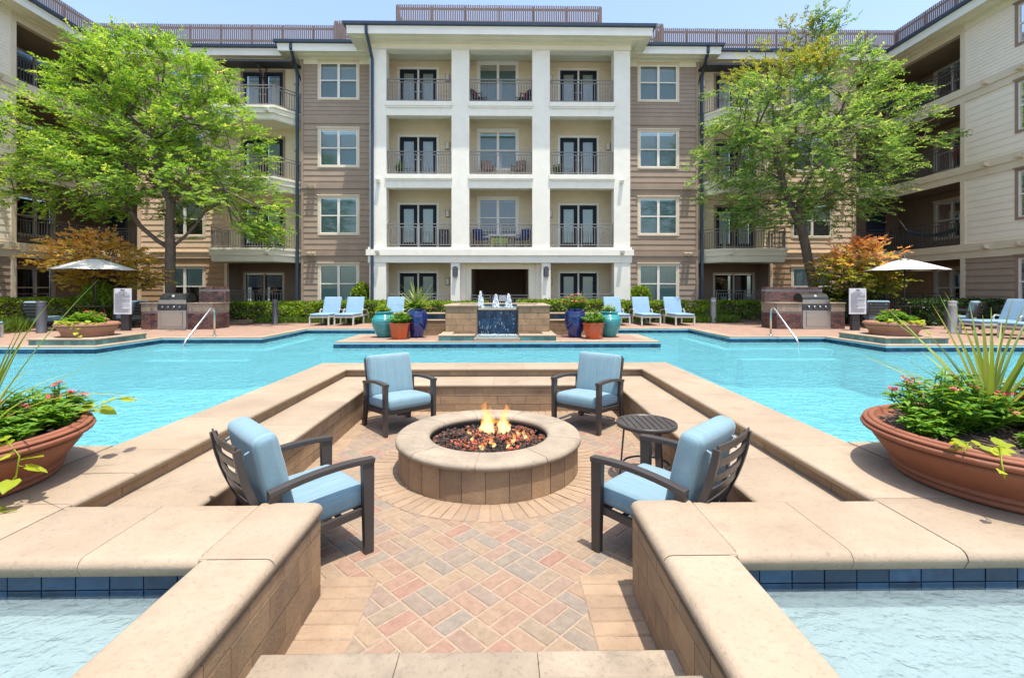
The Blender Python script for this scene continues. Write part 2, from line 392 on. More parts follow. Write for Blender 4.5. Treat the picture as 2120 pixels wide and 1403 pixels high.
class Fr:
    """a wall frame: u along the wall, n out of it, z up"""
    def __init__(s, o, u, n): s.o = Vector(o); s.u = Vector(u); s.nn = Vector(n)
    def P(s, u, n, z): p = s.o + s.u * u + s.nn * n; return (p.x, p.y, p.z + z)
    def box(s, mb, u0, u1, n0, n1, z0, z1, tint=.5, mi=0):
        mb.hexa([s.P(u0, n0, z0), s.P(u1, n0, z0), s.P(u1, n1, z0), s.P(u0, n1, z0), s.P(u0, n0, z1), s.P(u1, n0, z1), s.P(u1, n1, z1), s.P(u0, n1, z1)], tint, mi)
    def quad(s, mb, u0, u1, n, z0, z1, tint=.5, mi=0):
        mb.quad(s.P(u0, n, z0), s.P(u1, n, z0), s.P(u1, n, z1), s.P(u0, n, z1), tint, mi)
def sub_rects(u0, u1, z0, z1, ops):
    us = sorted({u0, u1} | {x for o in ops for x in o[:2] if u0 < x < u1}); out = []
    for a, b in zip(us, us[1:]):
        mid = (a + b) / 2; iv = [(z0, z1)]
        for o in ops:
            if o[0] < mid < o[1]:
                nv = []
                for lo, hi in iv:
                    if o[3] <= lo or o[2] >= hi: nv.append((lo, hi)); continue
                    if o[2] > lo: nv.append((lo, o[2]))
                    if o[3] < hi: nv.append((o[3], hi))
                iv = nv
        out += [(a, b, lo, hi) for lo, hi in iv if hi - lo > .01]
    return out
def lap(mb, fr, u0, u1, z0, z1, ops=(), exp=.2, n0=0.0, lip=.02, mi=0):
    for a, b, lo, hi in sub_rects(u0, u1, z0, z1, ops):
        z = z0 + math.floor((lo - z0) / exp + 1e-6) * exp
        while z < hi - 1e-4:
            za = max(z, lo); zb = min(z + exp, hi)
            na = n0 + lip * (1 - (za - z) / exp); nb = n0 + lip * (1 - (zb - z) / exp)
            mb.quad(fr.P(a, na, za), fr.P(b, na, za), fr.P(b, nb, zb), fr.P(a, nb, zb), random.random(), mi)
            if za == z: mb.quad(fr.P(a, n0, za), fr.P(b, n0, za), fr.P(b, na, za), fr.P(a, na, za), .5, mi)
            z += exp
def coping(mb, path, w, ztop, th, slab=.75, closed=False, rin=.028, rout=.028, gap=.006, mi=0, side=1):
    """stone slabs along a path (their inner edge), w wide to the left (side=1) with rounded edges and open joints"""
    pts = [Vector((p[0], p[1], 0)) for p in path]; n = len(pts); secs = []
    def nrm(a, b): d = (b - a).normalized(); return Vector((-d.y, d.x, 0)) * side
    rng_ = range(n if closed else n - 1)
    for i in rng_:
        a = pts[i]; b = pts[(i + 1) % n]; nv = nrm(a, b)
        def miter(j, other):
            m = (nv + other); return m / max(m.dot(nv), .2)
        ma = miter(i, nrm(pts[i - 1], a)) if (i > 0 or closed) else nv
        mb_ = miter(i + 1, nrm(b, pts[(i + 2) % n])) if (i < n - 2 or closed) else nv
        L = (b - a).length; k = max(1, round(L / slab)); d = (b - a) / L
        for j in range(k):
            t0 = L * j / k; t1 = L * (j + 1) / k
            q0 = ma if j == 0 else nv; q1 = mb_ if j == k - 1 else nv
            secs.append((a + d * (t0 + gap / 2), q0, a + d * (t1 - gap / 2), q1))
    prof = []
    def arc(r, cx, cz, a0, a1):
        return [(cx + r * math.cos(a0 + (a1 - a0) * k / 4), cz + r * math.sin(a0 + (a1 - a0) * k / 4)) for k in range(5)]
    prof += [(rin * .5, -th)] + (arc(rin, rin, -rin, math.pi, math.pi / 2) if rin > 0 else [(0, -th), (0, 0)])
    prof += (arc(rout, w - rout, -rout, math.pi / 2, 0) if rout > 0 else [(w, 0), (w, -th)]) + [(w - rout * .5, -th)]
    m = len(prof)
    for p0, q0, p1, q1 in secs:
        vs = [p0 + q0 * a + Vector((0, 0, ztop + z)) for a, z in prof] + [p1 + q1 * a + Vector((0, 0, ztop + z)) for a, z in prof]
        t = random.random()
        fs = [(i, i + 1, i + 1 + m, i + m) for i in range(m - 1)] + [(m - 1, 0, m, 2 * m - 1)]
        mb.add(vs, fs, t, mi, True)
        mb.add(vs, [tuple(range(m))[::-1], tuple(range(m, 2 * m))], t, mi, False)
    # bedding under the joints
    for p0, q0, p1, q1 in secs:
        ki, ko = rin + .004, w - rout - .004; a, b, c_, d_ = p0 + q0 * ki, p1 + q1 * ki, p1 + q1 * ko, p0 + q0 * ko
        e = (p1 - p0).normalized() * .01
        mb.quad(*[tuple(x + Vector((0, 0, ztop - .0022))) for x in (a - e, b + e, c_ + e, d_ - e)], .3, mi)
def tile_wall(mb, p0, p1, zs, L, out, gap=.006, th=.012, stagger=True, mi=0, mo=1, jitter=.0):
    """courses of stone or tile, each a slab of its own proud of a mortar backing; out = outward side"""
    p0 = Vector((*p0, 0)); p1 = Vector((*p1, 0)); d = (p1 - p0); LL = d.length; d /= LL; n = Vector((*out, 0)).normalized()
    B = lambda t, k, z: tuple(p0 + d * t + n * k + Vector((0, 0, z)))
    mb.quad(B(0, 0, zs[0]), B(LL, 0, zs[0]), B(LL, 0, zs[-1]), B(0, 0, zs[-1]), .5, mo)
    for r, (z0, z1) in enumerate(zip(zs, zs[1:])):
        off = (L * (.5 if r % 2 else 0) + random.uniform(0, jitter)) if stagger else 0
        t = -off
        while t < LL - 1e-3:
            a = max(t, 0) + gap / 2; b = min(t + L, LL) - gap / 2; t += L
            if b - a < .01: continue
            tt = random.random(); k = th + random.uniform(0, .002)
            mb.hexa([B(a, 0, z0 + gap / 2), B(b, 0, z0 + gap / 2), B(b, k, z0 + gap / 2), B(a, k, z0 + gap / 2), B(a, 0, z1 - gap / 2), B(b, 0, z1 - gap / 2), B(b, k, z1 - gap / 2), B(a, k, z1 - gap / 2)], tt, mi)
# ---------------------------------------------------------------- the ground, pool and sunken pit
ZW, ZS = -.15, -.19                    # water levels: pool, shallow pools
PIT = -.52
far_path = [(-14, 10.4), (-8.75, 10.4), (-8.75, 12.4), (-6.17, 12.4), (-6.17, 15.2), (-3.1, 15.2), (-3.1, 13.3), (-3.92, 13.3), (-3.92, 11.3),
            (3.92, 11.3), (3.92, 13.3), (3.1, 13.3), (3.1, 15.2), (6.13, 15.2), (6.13, 12.4), (8.68, 12.4), (8.68, 10.4), (14, 10.4)]
near_path = [(-14, 3.75), (-2.93, 3.75), (-2.93, 8.06), (2.93, 8.06), (2.93, 3.75), (14, 3.75)]
def is_pool(x, y):
    if abs(x) < 2.93 and y < 8.06: return False
    if 3.75 < y < 10.4 and abs(x) < 14: return True
    if 10.4 <= y < 12.4 and -8.75 < x < 8.68: ok = True
    elif 12.4 <= y < 15.2 and -6.17 < x < 6.13: ok = True
    else: return False
    if 11.3 < y < 13.3 and abs(x) < 3.92: return False
    if y >= 13.3 and abs(x) < 3.1: return False
    return ok
def cells(pred, xs, ys, mb, z, tint=.5):
    xs = sorted(set(xs)); ys = sorted(set(ys))
    for a, b in zip(xs, xs[1:]):
        for c, d in zip(ys, ys[1:]):
            if pred((a + b) / 2, (c + d) / 2): mb.quad((a, c, z), (b, c, z), (b, d, z), (a, d, z), tint)
px_ = [p[0] for p in far_path + near_path] + [-60, 60]; py_ = [p[1] for p in far_path + near_path] + [-30, 60, -1.6]
m = MB(); cells(lambda x, y: not is_pool(x, y) and not (abs(x) < 14 and -1.6 < y < 3.75) and not (abs(x) < 2.93 and y < 8.06 and y > 0), px_, py_, m, -.004)
struct(m.build('pool_deck', 'deck_brick'))
g = MB(); g.quad((-250, -250, -3), (250, -250, -3), (250, 250, -3), (-250, 250, -3)); struct(g.build('ground', 'concrete'))
m = MB(); cells(is_pool, px_, py_, m, ZW); struct(m.build('pool_water', 'pool_water'))
m = MB()
m.quad((-14.2, 3.6, -1.2), (14.2, 3.6, -1.2), (14.2, 15.4, -1.2), (-14.2, 15.4, -1.2))
for path in (far_path, near_path):
    for a, b in zip(path, path[1:]): m.quad((*a, -1.3), (*b, -1.3), (*b, -.03), (*a, -.03))
for x in (-14, 14): m.quad((x, 3.75, -1.3), (x, 10.4, -1.3), (x, 10.4, -.03), (x, 3.75, -.03))
# entry steps under water along the far edges
for k, (w, z) in enumerate(((.36, -.30), (.72, -.52))):
    for x0, x1, y1 in ((-8.75, -6.17, 12.4), (6.13, 8.68, 12.4)):
        m.box(x0, x1, y1 - w, y1 - w + .38, -1.19, z)
    if k == 0:
        for x0, x1 in ((-6.17, -5.85), (5.81, 6.13)): m.box(x0, x1, 12.40 - .38, 15.19, -1.19, z - .003)
struct(m.build('pool_basin', 'pool_plaster'))
m = MB()
for a, b in zip(far_path, far_path[1:]):
    d = Vector((b[0] - a[0], b[1] - a[1])); nv = (d.y, -d.x)
    tile_wall(m, a, b, [-.215, -.135, -.055], .155, nv, .005, .006, False, 0, 1)
for a, b in zip(near_path, near_path[1:]):
    d = Vector((b[0] - a[0], b[1] - a[1])); tile_wall(m, a, b, [-.215, -.135, -.055], .155, (-d.y, d.x), .005, .006, False, 0, 1)
struct(m.build('waterline_tile', ['pool_tile', 'grout']))
m = MB(); coping(m, far_path, .32, .0, .055, .62, False, .022, 0.006, .008)
struct(m.build('pool_coping', 'sandstone'))
# raised copings round the sunken pit and the terrace in front
m = MB()
U = [(-2.31, 2.73), (-2.31, 7.40), (2.31, 7.40), (2.31, 2.73)]
coping(m, U, .62, 0, .052, .92, False, .025, .024, .003)
for s in (-1, 1):
    coping(m, [(s * 2.935, 3.75 + .03), (s * 14, 3.75 + .03)], 1.045, 0, .07, 1.05, False, .03, .002, .003, side=-s)
    coping(m, [(s * 1.236, 2.155), (s * 2.31, 2.155)], .565, 0, .085, .62, False, .042, .035, .003, side=s)
    coping(m, [(s * 2.314, 2.155), (s * 14, 2.155)], .573, 0, .085, .78, False, .042, .002, .003, side=s)
    coping(m, [(s * .885, 2.72), (s * .885, 2.157)], .349, 0, .085, 2, False, .042, .002, .003, side=s)
    coping(m, [(s * .885, 2.153), (s * .885, 1.25), (s * .885, .4), (s * .885, -1.6)], .345, 0, .085, 2, False, .042, .03, .003, side=s)
struct(m.build('stone_terrace', 'sandstone'))
m = MB()
for s in (-1, 1):                        # masonry bodies under the terrace
    m.box(s * 2.38, s * 14, 2.70, 3.745, -1.25, -.066); m.box(s * .94, s * 14, 2.22, 2.675, -1.0, -.08); m.box(s * .94, s * 1.2, -1.6, 2.3, -1.0, -.081)
    m.box(s * 2.38, s * 2.90, 3.7, 8.0, -1.25, -.07)
m.box(-2.9, 2.9, 7.45, 8.03, -1.25, -.071)
struct(m.build('terrace_base', 'mortar'))
# shallow pools left and right of the steps
for s in (-1, 1):
    m = MB(); xa, xb = sorted((s * 1.21, s * 14)); m.quad((xa, -1.6, ZS), (xb, -1.6, ZS), (xb, 2.2, ZS), (xa, 2.2, ZS)); struct(m.build('shallow_water', 'shallow_water'))
    m = MB(); m.quad((s * 1.19, -1.6, -.275), (s * 14, -1.6, -.275), (s * 14, 2.23, -.275), (s * 1.19, 2.23, -.275))
    m.quad((s * 1.202, -1.6, -.5), (s * 1.202, 2.23, -.5), (s * 1.202, 2.23, -.07), (s * 1.202, -1.6, -.07))
    m.quad((s * 1.19, 2.218, -.5), (s * 14, 2.218, -.5), (s * 14, 2.218, -.07), (s * 1.19, 2.218, -.07)); struct(m.build('shallow_basin', 'shallow_plaster'))
    m = MB()
    tile_wall(m, (s * 1.205, 2.215), (s * 14, 2.215), [-.245, -.165, -.083], .155, (0, -1), .006, .008, False, 0, 1)
    tile_wall(m, (s * 1.205, -1.6), (s * 1.205, 2.2), [-.245, -.165, -.083], .155, (s, 0), .006, .008, False, 0, 1)
    struct(m.build('waterline_tile', ['pool_tile', 'grout']))
# pit: bench, risers, walls
m = MB()
coping(m, [(-1.755, 2.73), (-1.755, 6.76), (1.755, 6.76), (1.755, 2.73)], .62, -.124, .055, 1.0, False, .026, .003, .003)
struct(m.build('bench_seat', 'sandstone'))
m = MB(); zs = [PIT, PIT + .105, PIT + .225, -.178]
tile_wall(m, (-1.79, 2.7), (-1.79, 6.80), zs, .41, (1, 0), .006, .012)
tile_wall(m, (1.79, 6.80), (1.79, 2.7), zs, .41, (-1, 0), .006, .012)
tile_wall(m, (-1.79, 6.795), (1.79, 6.795), zs, .41, (0, -1), .006, .012)
for s in (-1, 1): tile_wall(m, (s * 2.35, 2.7), (s * 2.35, 7.44), [-.126, -.05], .41, (-s, 0), .006, .012)
tile_wall(m, (-2.35, 7.44), (2.35, 7.44), [-.126, -.05], .41, (0, -1), .006, .012)
struct(m.build('bench_wall', ['stone_tile', 'mortar']))
m = MB(); zs = [PIT, PIT + .075, PIT + .225, PIT + .375, -.083]
for s in (-1, 1):
    tile_wall(m, (s * .905, 2.70), (s * .905, -1.6), zs, .30, (-s, 0), .005, .012, jitter=.05)
    tile_wall(m, (s * .905, 2.69), (s * 1.82, 2.69), zs, .30, (0, 1), .005, .012)
struct(m.build('stair_wall', ['stone_tile', 'mortar']))
m = MB()
for k in range(3):
    y = 2.055 - .35 * k; z = PIT + .1733 * (k + 1)
    coping(m, [(-.893, y), (.893, y)], .5 if k < 2 else 3.0, z, .05, .62, False, .02, 0.003, .003, side=-1)
    m.box(-.89, .89, y - .06, y - .5, PIT - .1, z - .05)
    tile_wall(m, (-.89, y - .035), (.89, y - .035), [PIT + .1733 * k, z - .05], .45, (0, 1), .005, .01)
struct(m.build('stone_steps', ['sandstone_weathered', 'mortar']))
# pit paving: a basket weave of tumbled pavers laid on the diagonal, tan borders
def paver(mb, cx, cy, lx, ly, ang, z, ch=.007, mi=0, tint=None):
    c, s = math.cos(ang), math.sin(ang)
    j = lambda: random.uniform(-.0012, .0012)
    def q(x, y, zz): return (cx + x * c - y * s, cy + x * s + y * c, z + zz)
    a, b = lx / 2, ly / 2; dz = random.uniform(-.0015, .0015)
    vs = [q(-a, -b, -.02), q(a, -b, -.02), q(a, b, -.02), q(-a, b, -.02), q(-a, -b, -.007 + dz), q(a, -b, -.007 + dz), q(a, b, -.007 + dz), q(-a, b, -.007 + dz),
          q(-a + ch, -b + ch, dz + j()), q(a - ch, -b + ch, dz + j()), q(a - ch, b - ch, dz + j()), q(-a + ch, b - ch, dz + j())]
    fs = [(0, 1, 5, 4), (1, 2, 6, 5), (2, 3, 7, 6), (3, 0, 4, 7), (4, 5, 9, 8), (5, 6, 10, 9), (6, 7, 11, 10), (7, 4, 8, 11), (8, 9, 10, 11)]
    mb.add(vs, fs, random.random() if tint is None else tint, mi, False)
m = MB()
m.quad((-1.85, 1.9, PIT - .004), (1.85, 1.9, PIT - .004), (1.85, 6.9, PIT - .004), (-1.85, 6.9, PIT - .004), .5, 2)
S = .206; A = R(45)
for i in range(-24, 25):
    for j in range(-24, 25):
        u, v = i * S, j * S
        for k in (-1, 1):
            du, dv = (0, k * S / 4) if (i + j) % 2 else (k * S / 4, 0)
            X = (u + du) * math.cos(A) - (v + dv) * math.sin(A); Y = 4.7 + (u + du) * math.sin(A) + (v + dv) * math.cos(A)
            if abs(X) > 1.86 or Y < 2.0 or Y > 6.88: continue
            if Y < 2.74 and abs(X) > .66: continue
            if math.hypot(X, Y - 4.7) < 1.0: continue
            paver(m, X, Y, S - .006 if (i + j) % 2 else S / 2 - .005, S / 2 - .005 if (i + j) % 2 else S - .006, A, PIT)
for s in (-1, 1):                         # tan border in the stair passage and along the benches
    for k in range(8): paver(m, s * .765, 2.10 + .104 * k, .32, .099, R(random.uniform(-1.2, 1.2)), PIT + .004, mi=1)
    for k in range(40): paver(m, s * 1.70, 2.80 + .104 * k, .20, .099, 0, PIT + .004, mi=1)
for k in range(32): paver(m, -1.6 + .104 * k, 6.70, .099, .20, 0, PIT + .0045, mi=1)
N = 74
for k in range(N):
    a0 = 2 * math.pi * (k + .02) / N; a1 = 2 * math.pi * (k + .98) / N; r0, r1 = .85, 1.16; dz = PIT + .003 + random.uniform(-.002, .002)
    P = lambda r, a, z: (r * math.cos(a), 4.7 + r * math.sin(a), z)
    m.add([P(r0, a0, dz - .02), P(r1, a0, dz - .02), P(r1, a1, dz - .02), P(r0, a1, dz - .02), P(r0, a0, dz), P(r1 - .006, a0 + .006, dz), P(r1 - .006, a1 - .006, dz), P(r0, a1, dz)],
          [(4, 5, 6, 7), (0, 1, 5, 4), (1, 2, 6, 5), (2, 3, 7, 6)], random.random(), 1)
struct(m.build('pit_floor', ['paver', 'tan_paver', 'joint_sand']))
# two small raised corner plinths that carry the far bowls
for s, xc in ((-1, -9.73), (1, 9.64)):
    m = MB(); x0, x1 = xc - .76, xc + .76
    coping(m, [(x0, 10.66), (x1, 10.66), (x1, 12.18), (x0, 12.18)], .32, .145, .04, .5, True, .015, .004, .006)
    m.box(x0 + .3, x1 - .3, 10.96, 11.88, -.01, .141)
    t = tag(m.build('stone_plinth', 'sandstone'), 'low stone plinth at the %s pool corner with green tile face' % ('left' if s < 0 else 'right'), 'plinth', 'corner plinths by the pool')
    f = MB()
    for a, b, n in (((x0 + .02, 10.69), (x1 - .02, 10.69), (0, -1)), ((x1 - .02, 10.69), (x1 - .02, 12.16), (1, 0)), ((x0 + .02, 10.69), (x0 + .02, 12.16), (-1, 0)), ((x0 + .02, 12.15), (x1 - .02, 12.15), (0, 1))):
        tile_wall(f, a, b, [-.003, .105], .155, n, .005, .006, False)
    f.build('tile_face', ['teal_tile', 'grout'], t)
# planting beds
m = MB()
for a in ((-9, -3.2, 17.75, 21.2), (3.2, 9, 17.75, 21.2), (-18, -9.0, 16.9, 21.7), (9.0, 18, 16.9, 21.7), (-3.05, 3.05, 14.25, 19.4)):
    m.quad((a[0], a[2], .003), (a[1], a[2], .003), (a[1], a[3], .003), (a[0], a[3], .003))
struct(m.build('planting_bed', 'mulch'))

# ---------------------------------------------------------------- fire pit
fp = thing('fire_pit', 'round stone fire pit burning in the middle of the sunken seating area', 'fire pit', (0, 4.7, PIT))
m = MB(); NW = 9
prof = [(.60, .27), (.585, .285), (.58, .30), (.585, .325), (.61, .335), (.87, .335), (.895, .328), (.91, .31), (.908, .285), (.89, .272)]
for k in range(NW):
    a0 = 2 * math.pi * (k + .62) / NW + .004; a1 = 2 * math.pi * (k + 1.62) / NW - .004; st = 10; vs = []; n = len(prof)
    for i in range(st + 1):
        a = a0 + (a1 - a0) * i / st; vs += [(r * math.cos(a), r * math.sin(a), z) for r, z in prof]
    fs = [(i * n + j, (i + 1) * n + j, (i + 1) * n + (j + 1) % n, i * n + (j + 1) % n) for i in range(st) for j in range(n)]
    m.add(vs, fs, random.random(), 0, True); m.add(vs, [tuple(range(n)), tuple(range(st * n, st * n + n))[::-1]], .5, 0)
m.lathe([(.6, .28), (.6, .331), (.88, .331), (.88, .28)], 64, tint=.6, mi=1, cap=False)
m.build('coping_ring', ['sandstone_weathered', 'mortar'], fp)
m = MB(); NT = 28
m.lathe([(.868, -.01), (.868, .28)], 84, mi=1, cap=False)
for k in range(NT):
    a0 = 2 * math.pi * (k + .02) / NT; a1 = 2 * math.pi * (k + .98) / NT; vs = []; rr = .877 + random.uniform(0, .002)
    for i in range(4):
        a = a0 + (a1 - a0) * i / 3
        vs += [(rr * math.cos(a), rr * math.sin(a), 0), (rr * math.cos(a), rr * math.sin(a), .272), (.862 * math.cos(a), .862 * math.sin(a), 0), (.862 * math.cos(a), .862 * math.sin(a), .272)]
    fs = [(4 * i, 4 * i + 4, 4 * i + 5, 4 * i + 1) for i in range(3)] + [(2, 0, 1, 3), (12, 14, 15, 13)]
    m.add(vs, fs, random.random(), 0)
m.build('tiled_wall', ['stone_tile', 'mortar'], fp)
m = MB(); m.lathe([(.60, .05), (.595, .33)], 64, cap=False); m.lathe([(.001, .20), (.6, .20)], 48, cap=False); m.build('fire_bowl', 'dark_steel', fp)
m = MB()
def rock(mb, x, y, z, r, tint):
    bmk = bmesh.new(); bmesh.ops.create_icosphere(bmk, subdivisions=1, radius=r)
    sc = [random.uniform(.7, 1.25) for _ in range(3)]
    vs = [(x + v.co.x * sc[0] * random.uniform(.8, 1.15), y + v.co.y * sc[1] * random.uniform(.8, 1.15), z + v.co.z * sc[2] * random.uniform(.8, 1.15)) for v in bmk.verts]
    mb.add(vs, [tuple(v.index for v in f.verts) for f in bmk.faces], tint, 0); bmk.free()
for k in range(1150):
    r = .575 * math.sqrt(random.random()); a = random.uniform(0, 2 * math.pi); x, y = r * math.cos(a), r * math.sin(a)
    rock(m, x, y, .235 + .035 * (1 - r / .58) + random.uniform(-.012, .014), random.uniform(.010, .025), min(1, max(0, random.gauss(.35 + .3 * (x > .25 and y > 0), .25))))  # more of the painted firelight orange at the back right
struct(m.build('lava_rock', 'lava', fp), 'stuff')
m = MB()
for k in range(330):
    a = random.uniform(0, 6.283); r = .40 * random.random() ** .7
    if math.sin(3 * a + 9 * r) < -.25: continue
    rock(m, r * math.cos(a) + .02, r * math.sin(a), .262 + .02 * (1 - r / .4) + random.uniform(-.012, .012), random.uniform(.009, .018), .5)
struct(m.build('firelit_lava_rock', 'firelit_rock', fp), 'stuff')  # lava rocks given a glow of their own in place of firelight
fl = [(-.02, .16, .37, .052, 0), (-.035, .17, .30, .040, 21), (.005, .15, .22, .045, 22), (.02, .19, .24, .034, 1), (.135, .17, .33, .046, 2), (.15, .18, .26, .04, 23), (.115, .16, .18, .04, 24), (-.08, .20, .20, .030, 3), (.19, .2, .17, .026, 4), (-.2, .1, .09, .022, 5), (.3, .12, .08, .020, 6),
      (-.16, -.08, .09, .018, 7), (.24, -.14, .12, .022, 8), (.05, -.24, .07, .022, 9), (.36, .0, .11, .02, 10), (-.05, -.3, .07, .026, 11), (.19, -.26, .07, .02, 13), (.02, -.1, .06, .026, 14)]
for (x, y, h, r, sd) in fl:
    m = MB(); n = 14; K = 16; vs = []; ts = []
    for i in range(K + 1):
        t = i / K; rr = r * (math.sin(math.pi * min(1, (t * .82 + .18))) ** .8) * (1 - .35 * t) + .001
        cx = .6 * r * math.sin(6.5 * t + sd * 1.3) * t * 1.6 + .04 * h * math.sin(sd) * t; cy = .3 * r * math.cos(3.6 * t + sd) * t
        for k in range(n):
            an = 2 * math.pi * k / n; w = 1 + .5 * math.sin(2 * an + 8 * t + sd) * t + .3 * math.sin(5 * an - 11 * t + 2 * sd) * t + .2 * math.sin(17 * t + sd)
            vs.append((x + cx + rr * w * math.cos(an), y + cy + rr * w * math.sin(an), .25 + h * t))
    for i in range(K):
        m.add(vs[i * n:(i + 2) * n], [(k, (k + 1) % n, n + (k + 1) % n, n + k) for k in range(n)], i / K if sd < 30 else min(1, .55 + .45 * i / K), 0, True)
    o = m.build('flame', 'flame', fp); bm = bmesh.new(); bm.from_mesh(o.data); bmesh.ops.remove_doubles(bm, verts=bm.verts, dist=1e-5); bm.to_mesh(o.data); bm.free()
# ---------------------------------------------------------------- the apartment building
FL = [.02, 3.07, 6.12, 9.17]; EAVE = 11.62
B = thing('apartment_building', 'four storey apartment building wrapping round three sides of the pool court', 'building')
def win(fr, u0, u1, z0, z1, trim='trim', n=.03, casing=.11, shade=(.5, 'blind', 'blind'), dark=False, double=True, sash='white_trim'):
    """casing (a part) with sash bars, panes and blinds as its pieces"""
    m = MB(); d = .12
    fr.box(m, u0, u0 + casing, -d, n, z0, z1); fr.box(m, u1 - casing, u1, -d, n, z0, z1)
    fr.box(m, u0 + casing, u1 - casing, -d, n + .004, z1 - casing, z1 + .0); fr.box(m, u0 + casing, u1 - casing, -d, n + .012, z0, z0 + casing * .8)
    fr.box(m, u0 - .03, u1 + .03, n + .001, n + .045, z1 - .02, z1 + .03)
    w = m.build('window', trim, B)
    a, b, lo, hi = u0 + casing, u1 - casing, z0 + casing * .8, z1 - casing; mid = (a + b) / 2; zm = (lo + hi) / 2
    s = MB(); k = .035
    fr.box(s, a, a + k, -.07, n - .015, lo, hi); fr.box(s, b - k, b, -.07, n - .015, lo, hi)
    fr.box(s, a + k, b - k, -.07, n - .017, hi - k, hi); fr.box(s, a + k, b - k, -.07, n - .017, lo, lo + k)
    if double: fr.box(s, mid - .055, mid + .055, -.07, n - .006, lo + k, hi - k)
    seg = [(a + k, mid - .055), (mid + .055, b - k)] if double else [(a + k, b - k)]
    for p, q in seg: fr.box(s, p, q, -.065, n - .02, zm - .025, zm + .025)
    s.build('sash', sash, w)
    g = MB()
    for p, q in seg:
        fr.quad(g, p, q, -.03, lo + k, zm - .025); fr.quad(g, p, q, -.022, zm + .025, hi - k)
    g.build('pane', 'dark_glass' if dark else 'window_glass', w)
    bl = MB(); cov = shade[0]
    for p, q in seg:
        zb = hi - (hi - lo) * cov; z = hi - k
        while z > zb + .03:
            bl.quad(fr.P(p, -.13, z), fr.P(q, -.13, z), fr.P(q, -.10, z - .045), fr.P(p, -.10, z - .045), .5, 0 if z > zm else 1)
            z -= .045
    fr.quad(bl, a, b, -.6, lo, hi, .5, 2)  # near-black backing sheet in place of the shaded room
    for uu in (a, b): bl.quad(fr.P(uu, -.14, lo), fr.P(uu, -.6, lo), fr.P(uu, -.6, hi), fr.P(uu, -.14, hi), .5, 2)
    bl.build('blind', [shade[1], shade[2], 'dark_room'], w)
    return w
def door(fr, u0, u1, z0, zt, trim='white_trim', leafmat='door_paint', lite='blind', paint_n=0.0, cov=1.0, slider=False):
    m = MB(); c = .10
    fr.box(m, u0, u0 + c, -.1, .035, z0, zt); fr.box(m, u1 - c, u1, -.1, .035, z0, zt); fr.box(m, u0 + c, u1 - c, -.1, .04, zt - c, zt)
    mid = (u0 + u1) / 2; fr.box(m, mid - .035, mid + .035, -.1, .02, z0, zt - c)
    w = m.build('double_door', trim, B)
    for a, b in ((u0 + c, mid - .035), (mid + .035, u1 - c)):
        s = MB(); st = .17 if not slider else .05; top = zt - c - .01
        fr.box(s, a + .004, a + st, -.06, -.012, z0, top); fr.box(s, b - st, b - .004, -.06, -.012, z0, top)
        fr.box(s, a + st, b - st, -.06, -.014, top - (st if not slider else .06), top); fr.box(s, a + st, b - st, -.06, -.014, z0, z0 + .28 * (not slider) + .05)
        hu = b - .07 if a < mid - .5 * (u1 - u0) + 1 and b < mid else a + .07
        lf = s.build('door_leaf', leafmat, w)
        zlo, zhi = z0 + .05 + .28 * (not slider), top - (st if not slider else .06)
        g = MB(); fr.quad(g, a + st, b - st, -.03, zlo, zhi); g.build('pane', 'window_glass' if not slider else 'dark_glass', w)
        bl = MB(); z = zhi
        while z > zhi - (zhi - zlo) * cov + .02:
            bl.quad(fr.P(a + st, -.10, z), fr.P(b - st, -.10, z), fr.P(b - st, -.08, z - .035), fr.P(a + st, -.08, z - .035)); z -= .035
        fr.quad(bl, a + .02, b - .02, -.45, z0, top, .5, 1)  # near-black sheet, painted room shade behind the door lite
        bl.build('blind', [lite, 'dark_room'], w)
        h = MB(); h.bar(fr.P(hu, -.012, z0 + 1.0), fr.P(hu, .05, z0 + 1.0), .025, .025); h.bar(fr.P(hu - .05, .045, z0 + 1.0), fr.P(hu + .05, .045, z0 + 1.0), .02, .02)
        h.build('handle', 'steel', w)
    return w
def railing(pts, zf, matname='railing_metal', h=.97, pitch=.115, posts=True):
    """two top rails, a bottom rail, pickets and posts along a line of points"""
    m = MB()
    for (a, b) in zip(pts, pts[1:]):
        a = Vector((*a, zf)); b = Vector((*b, zf)); L = (b - a).length; d = (b - a) / L; Z = Vector((0, 0, 1))
        m.bar(a + Z * (h - .02), b + Z * (h - .02), .05, .035); m.bar(a + Z * (h - .145), b + Z * (h - .145), .035, .03); m.bar(a + Z * .07, b + Z * .07, .035, .03)
        k = max(2, round(L / pitch))
        for i in range(1, k):
            p = a + d * (L * i / k); m.bar(p + Z * .085, p + Z * (h - .16), .023, .023, up=d)
        np_ = max(1, round(L / 1.45))
        for i in range(np_ + 1):
            p = a + d * min(max(L * i / np_, .022), L - .022); m.bar(p + Z * .0, p + Z * (h - .037), .042, .042, up=d)
    return m.build('balcony_railing', matname, B)
def lamp(fr, u, z, dark=False):
    m = MB(); fr.box(m, u - .11, u + .11, 0, .035, z - .17, z + .17)
    if dark: fr.box(m, u - .07, u + .07, .035, .14, z - .22, z + .22)
    w = m.build('wall_lamp', 'bollard_dark' if dark else 'brown_trim', B)
    if not dark:
        g = MB(); K = 8; vs = []
        for zz in (z - .14, z + .14):
            for k in range(K + 1):
                a = math.pi * k / K; vs.append(fr.P(u - .09 * math.cos(a), .035 + .09 * math.sin(a), zz))
        g.add(vs, [(k, k + 1, K + 2 + k, K + 1 + k) for k in range(K)], .5, 0, True); g.add(vs, [tuple(range(K + 1)), tuple(range(K + 1, 2 * K + 2))[::-1]])
        g.build('lamp_shade', 'lamp_glass', w)
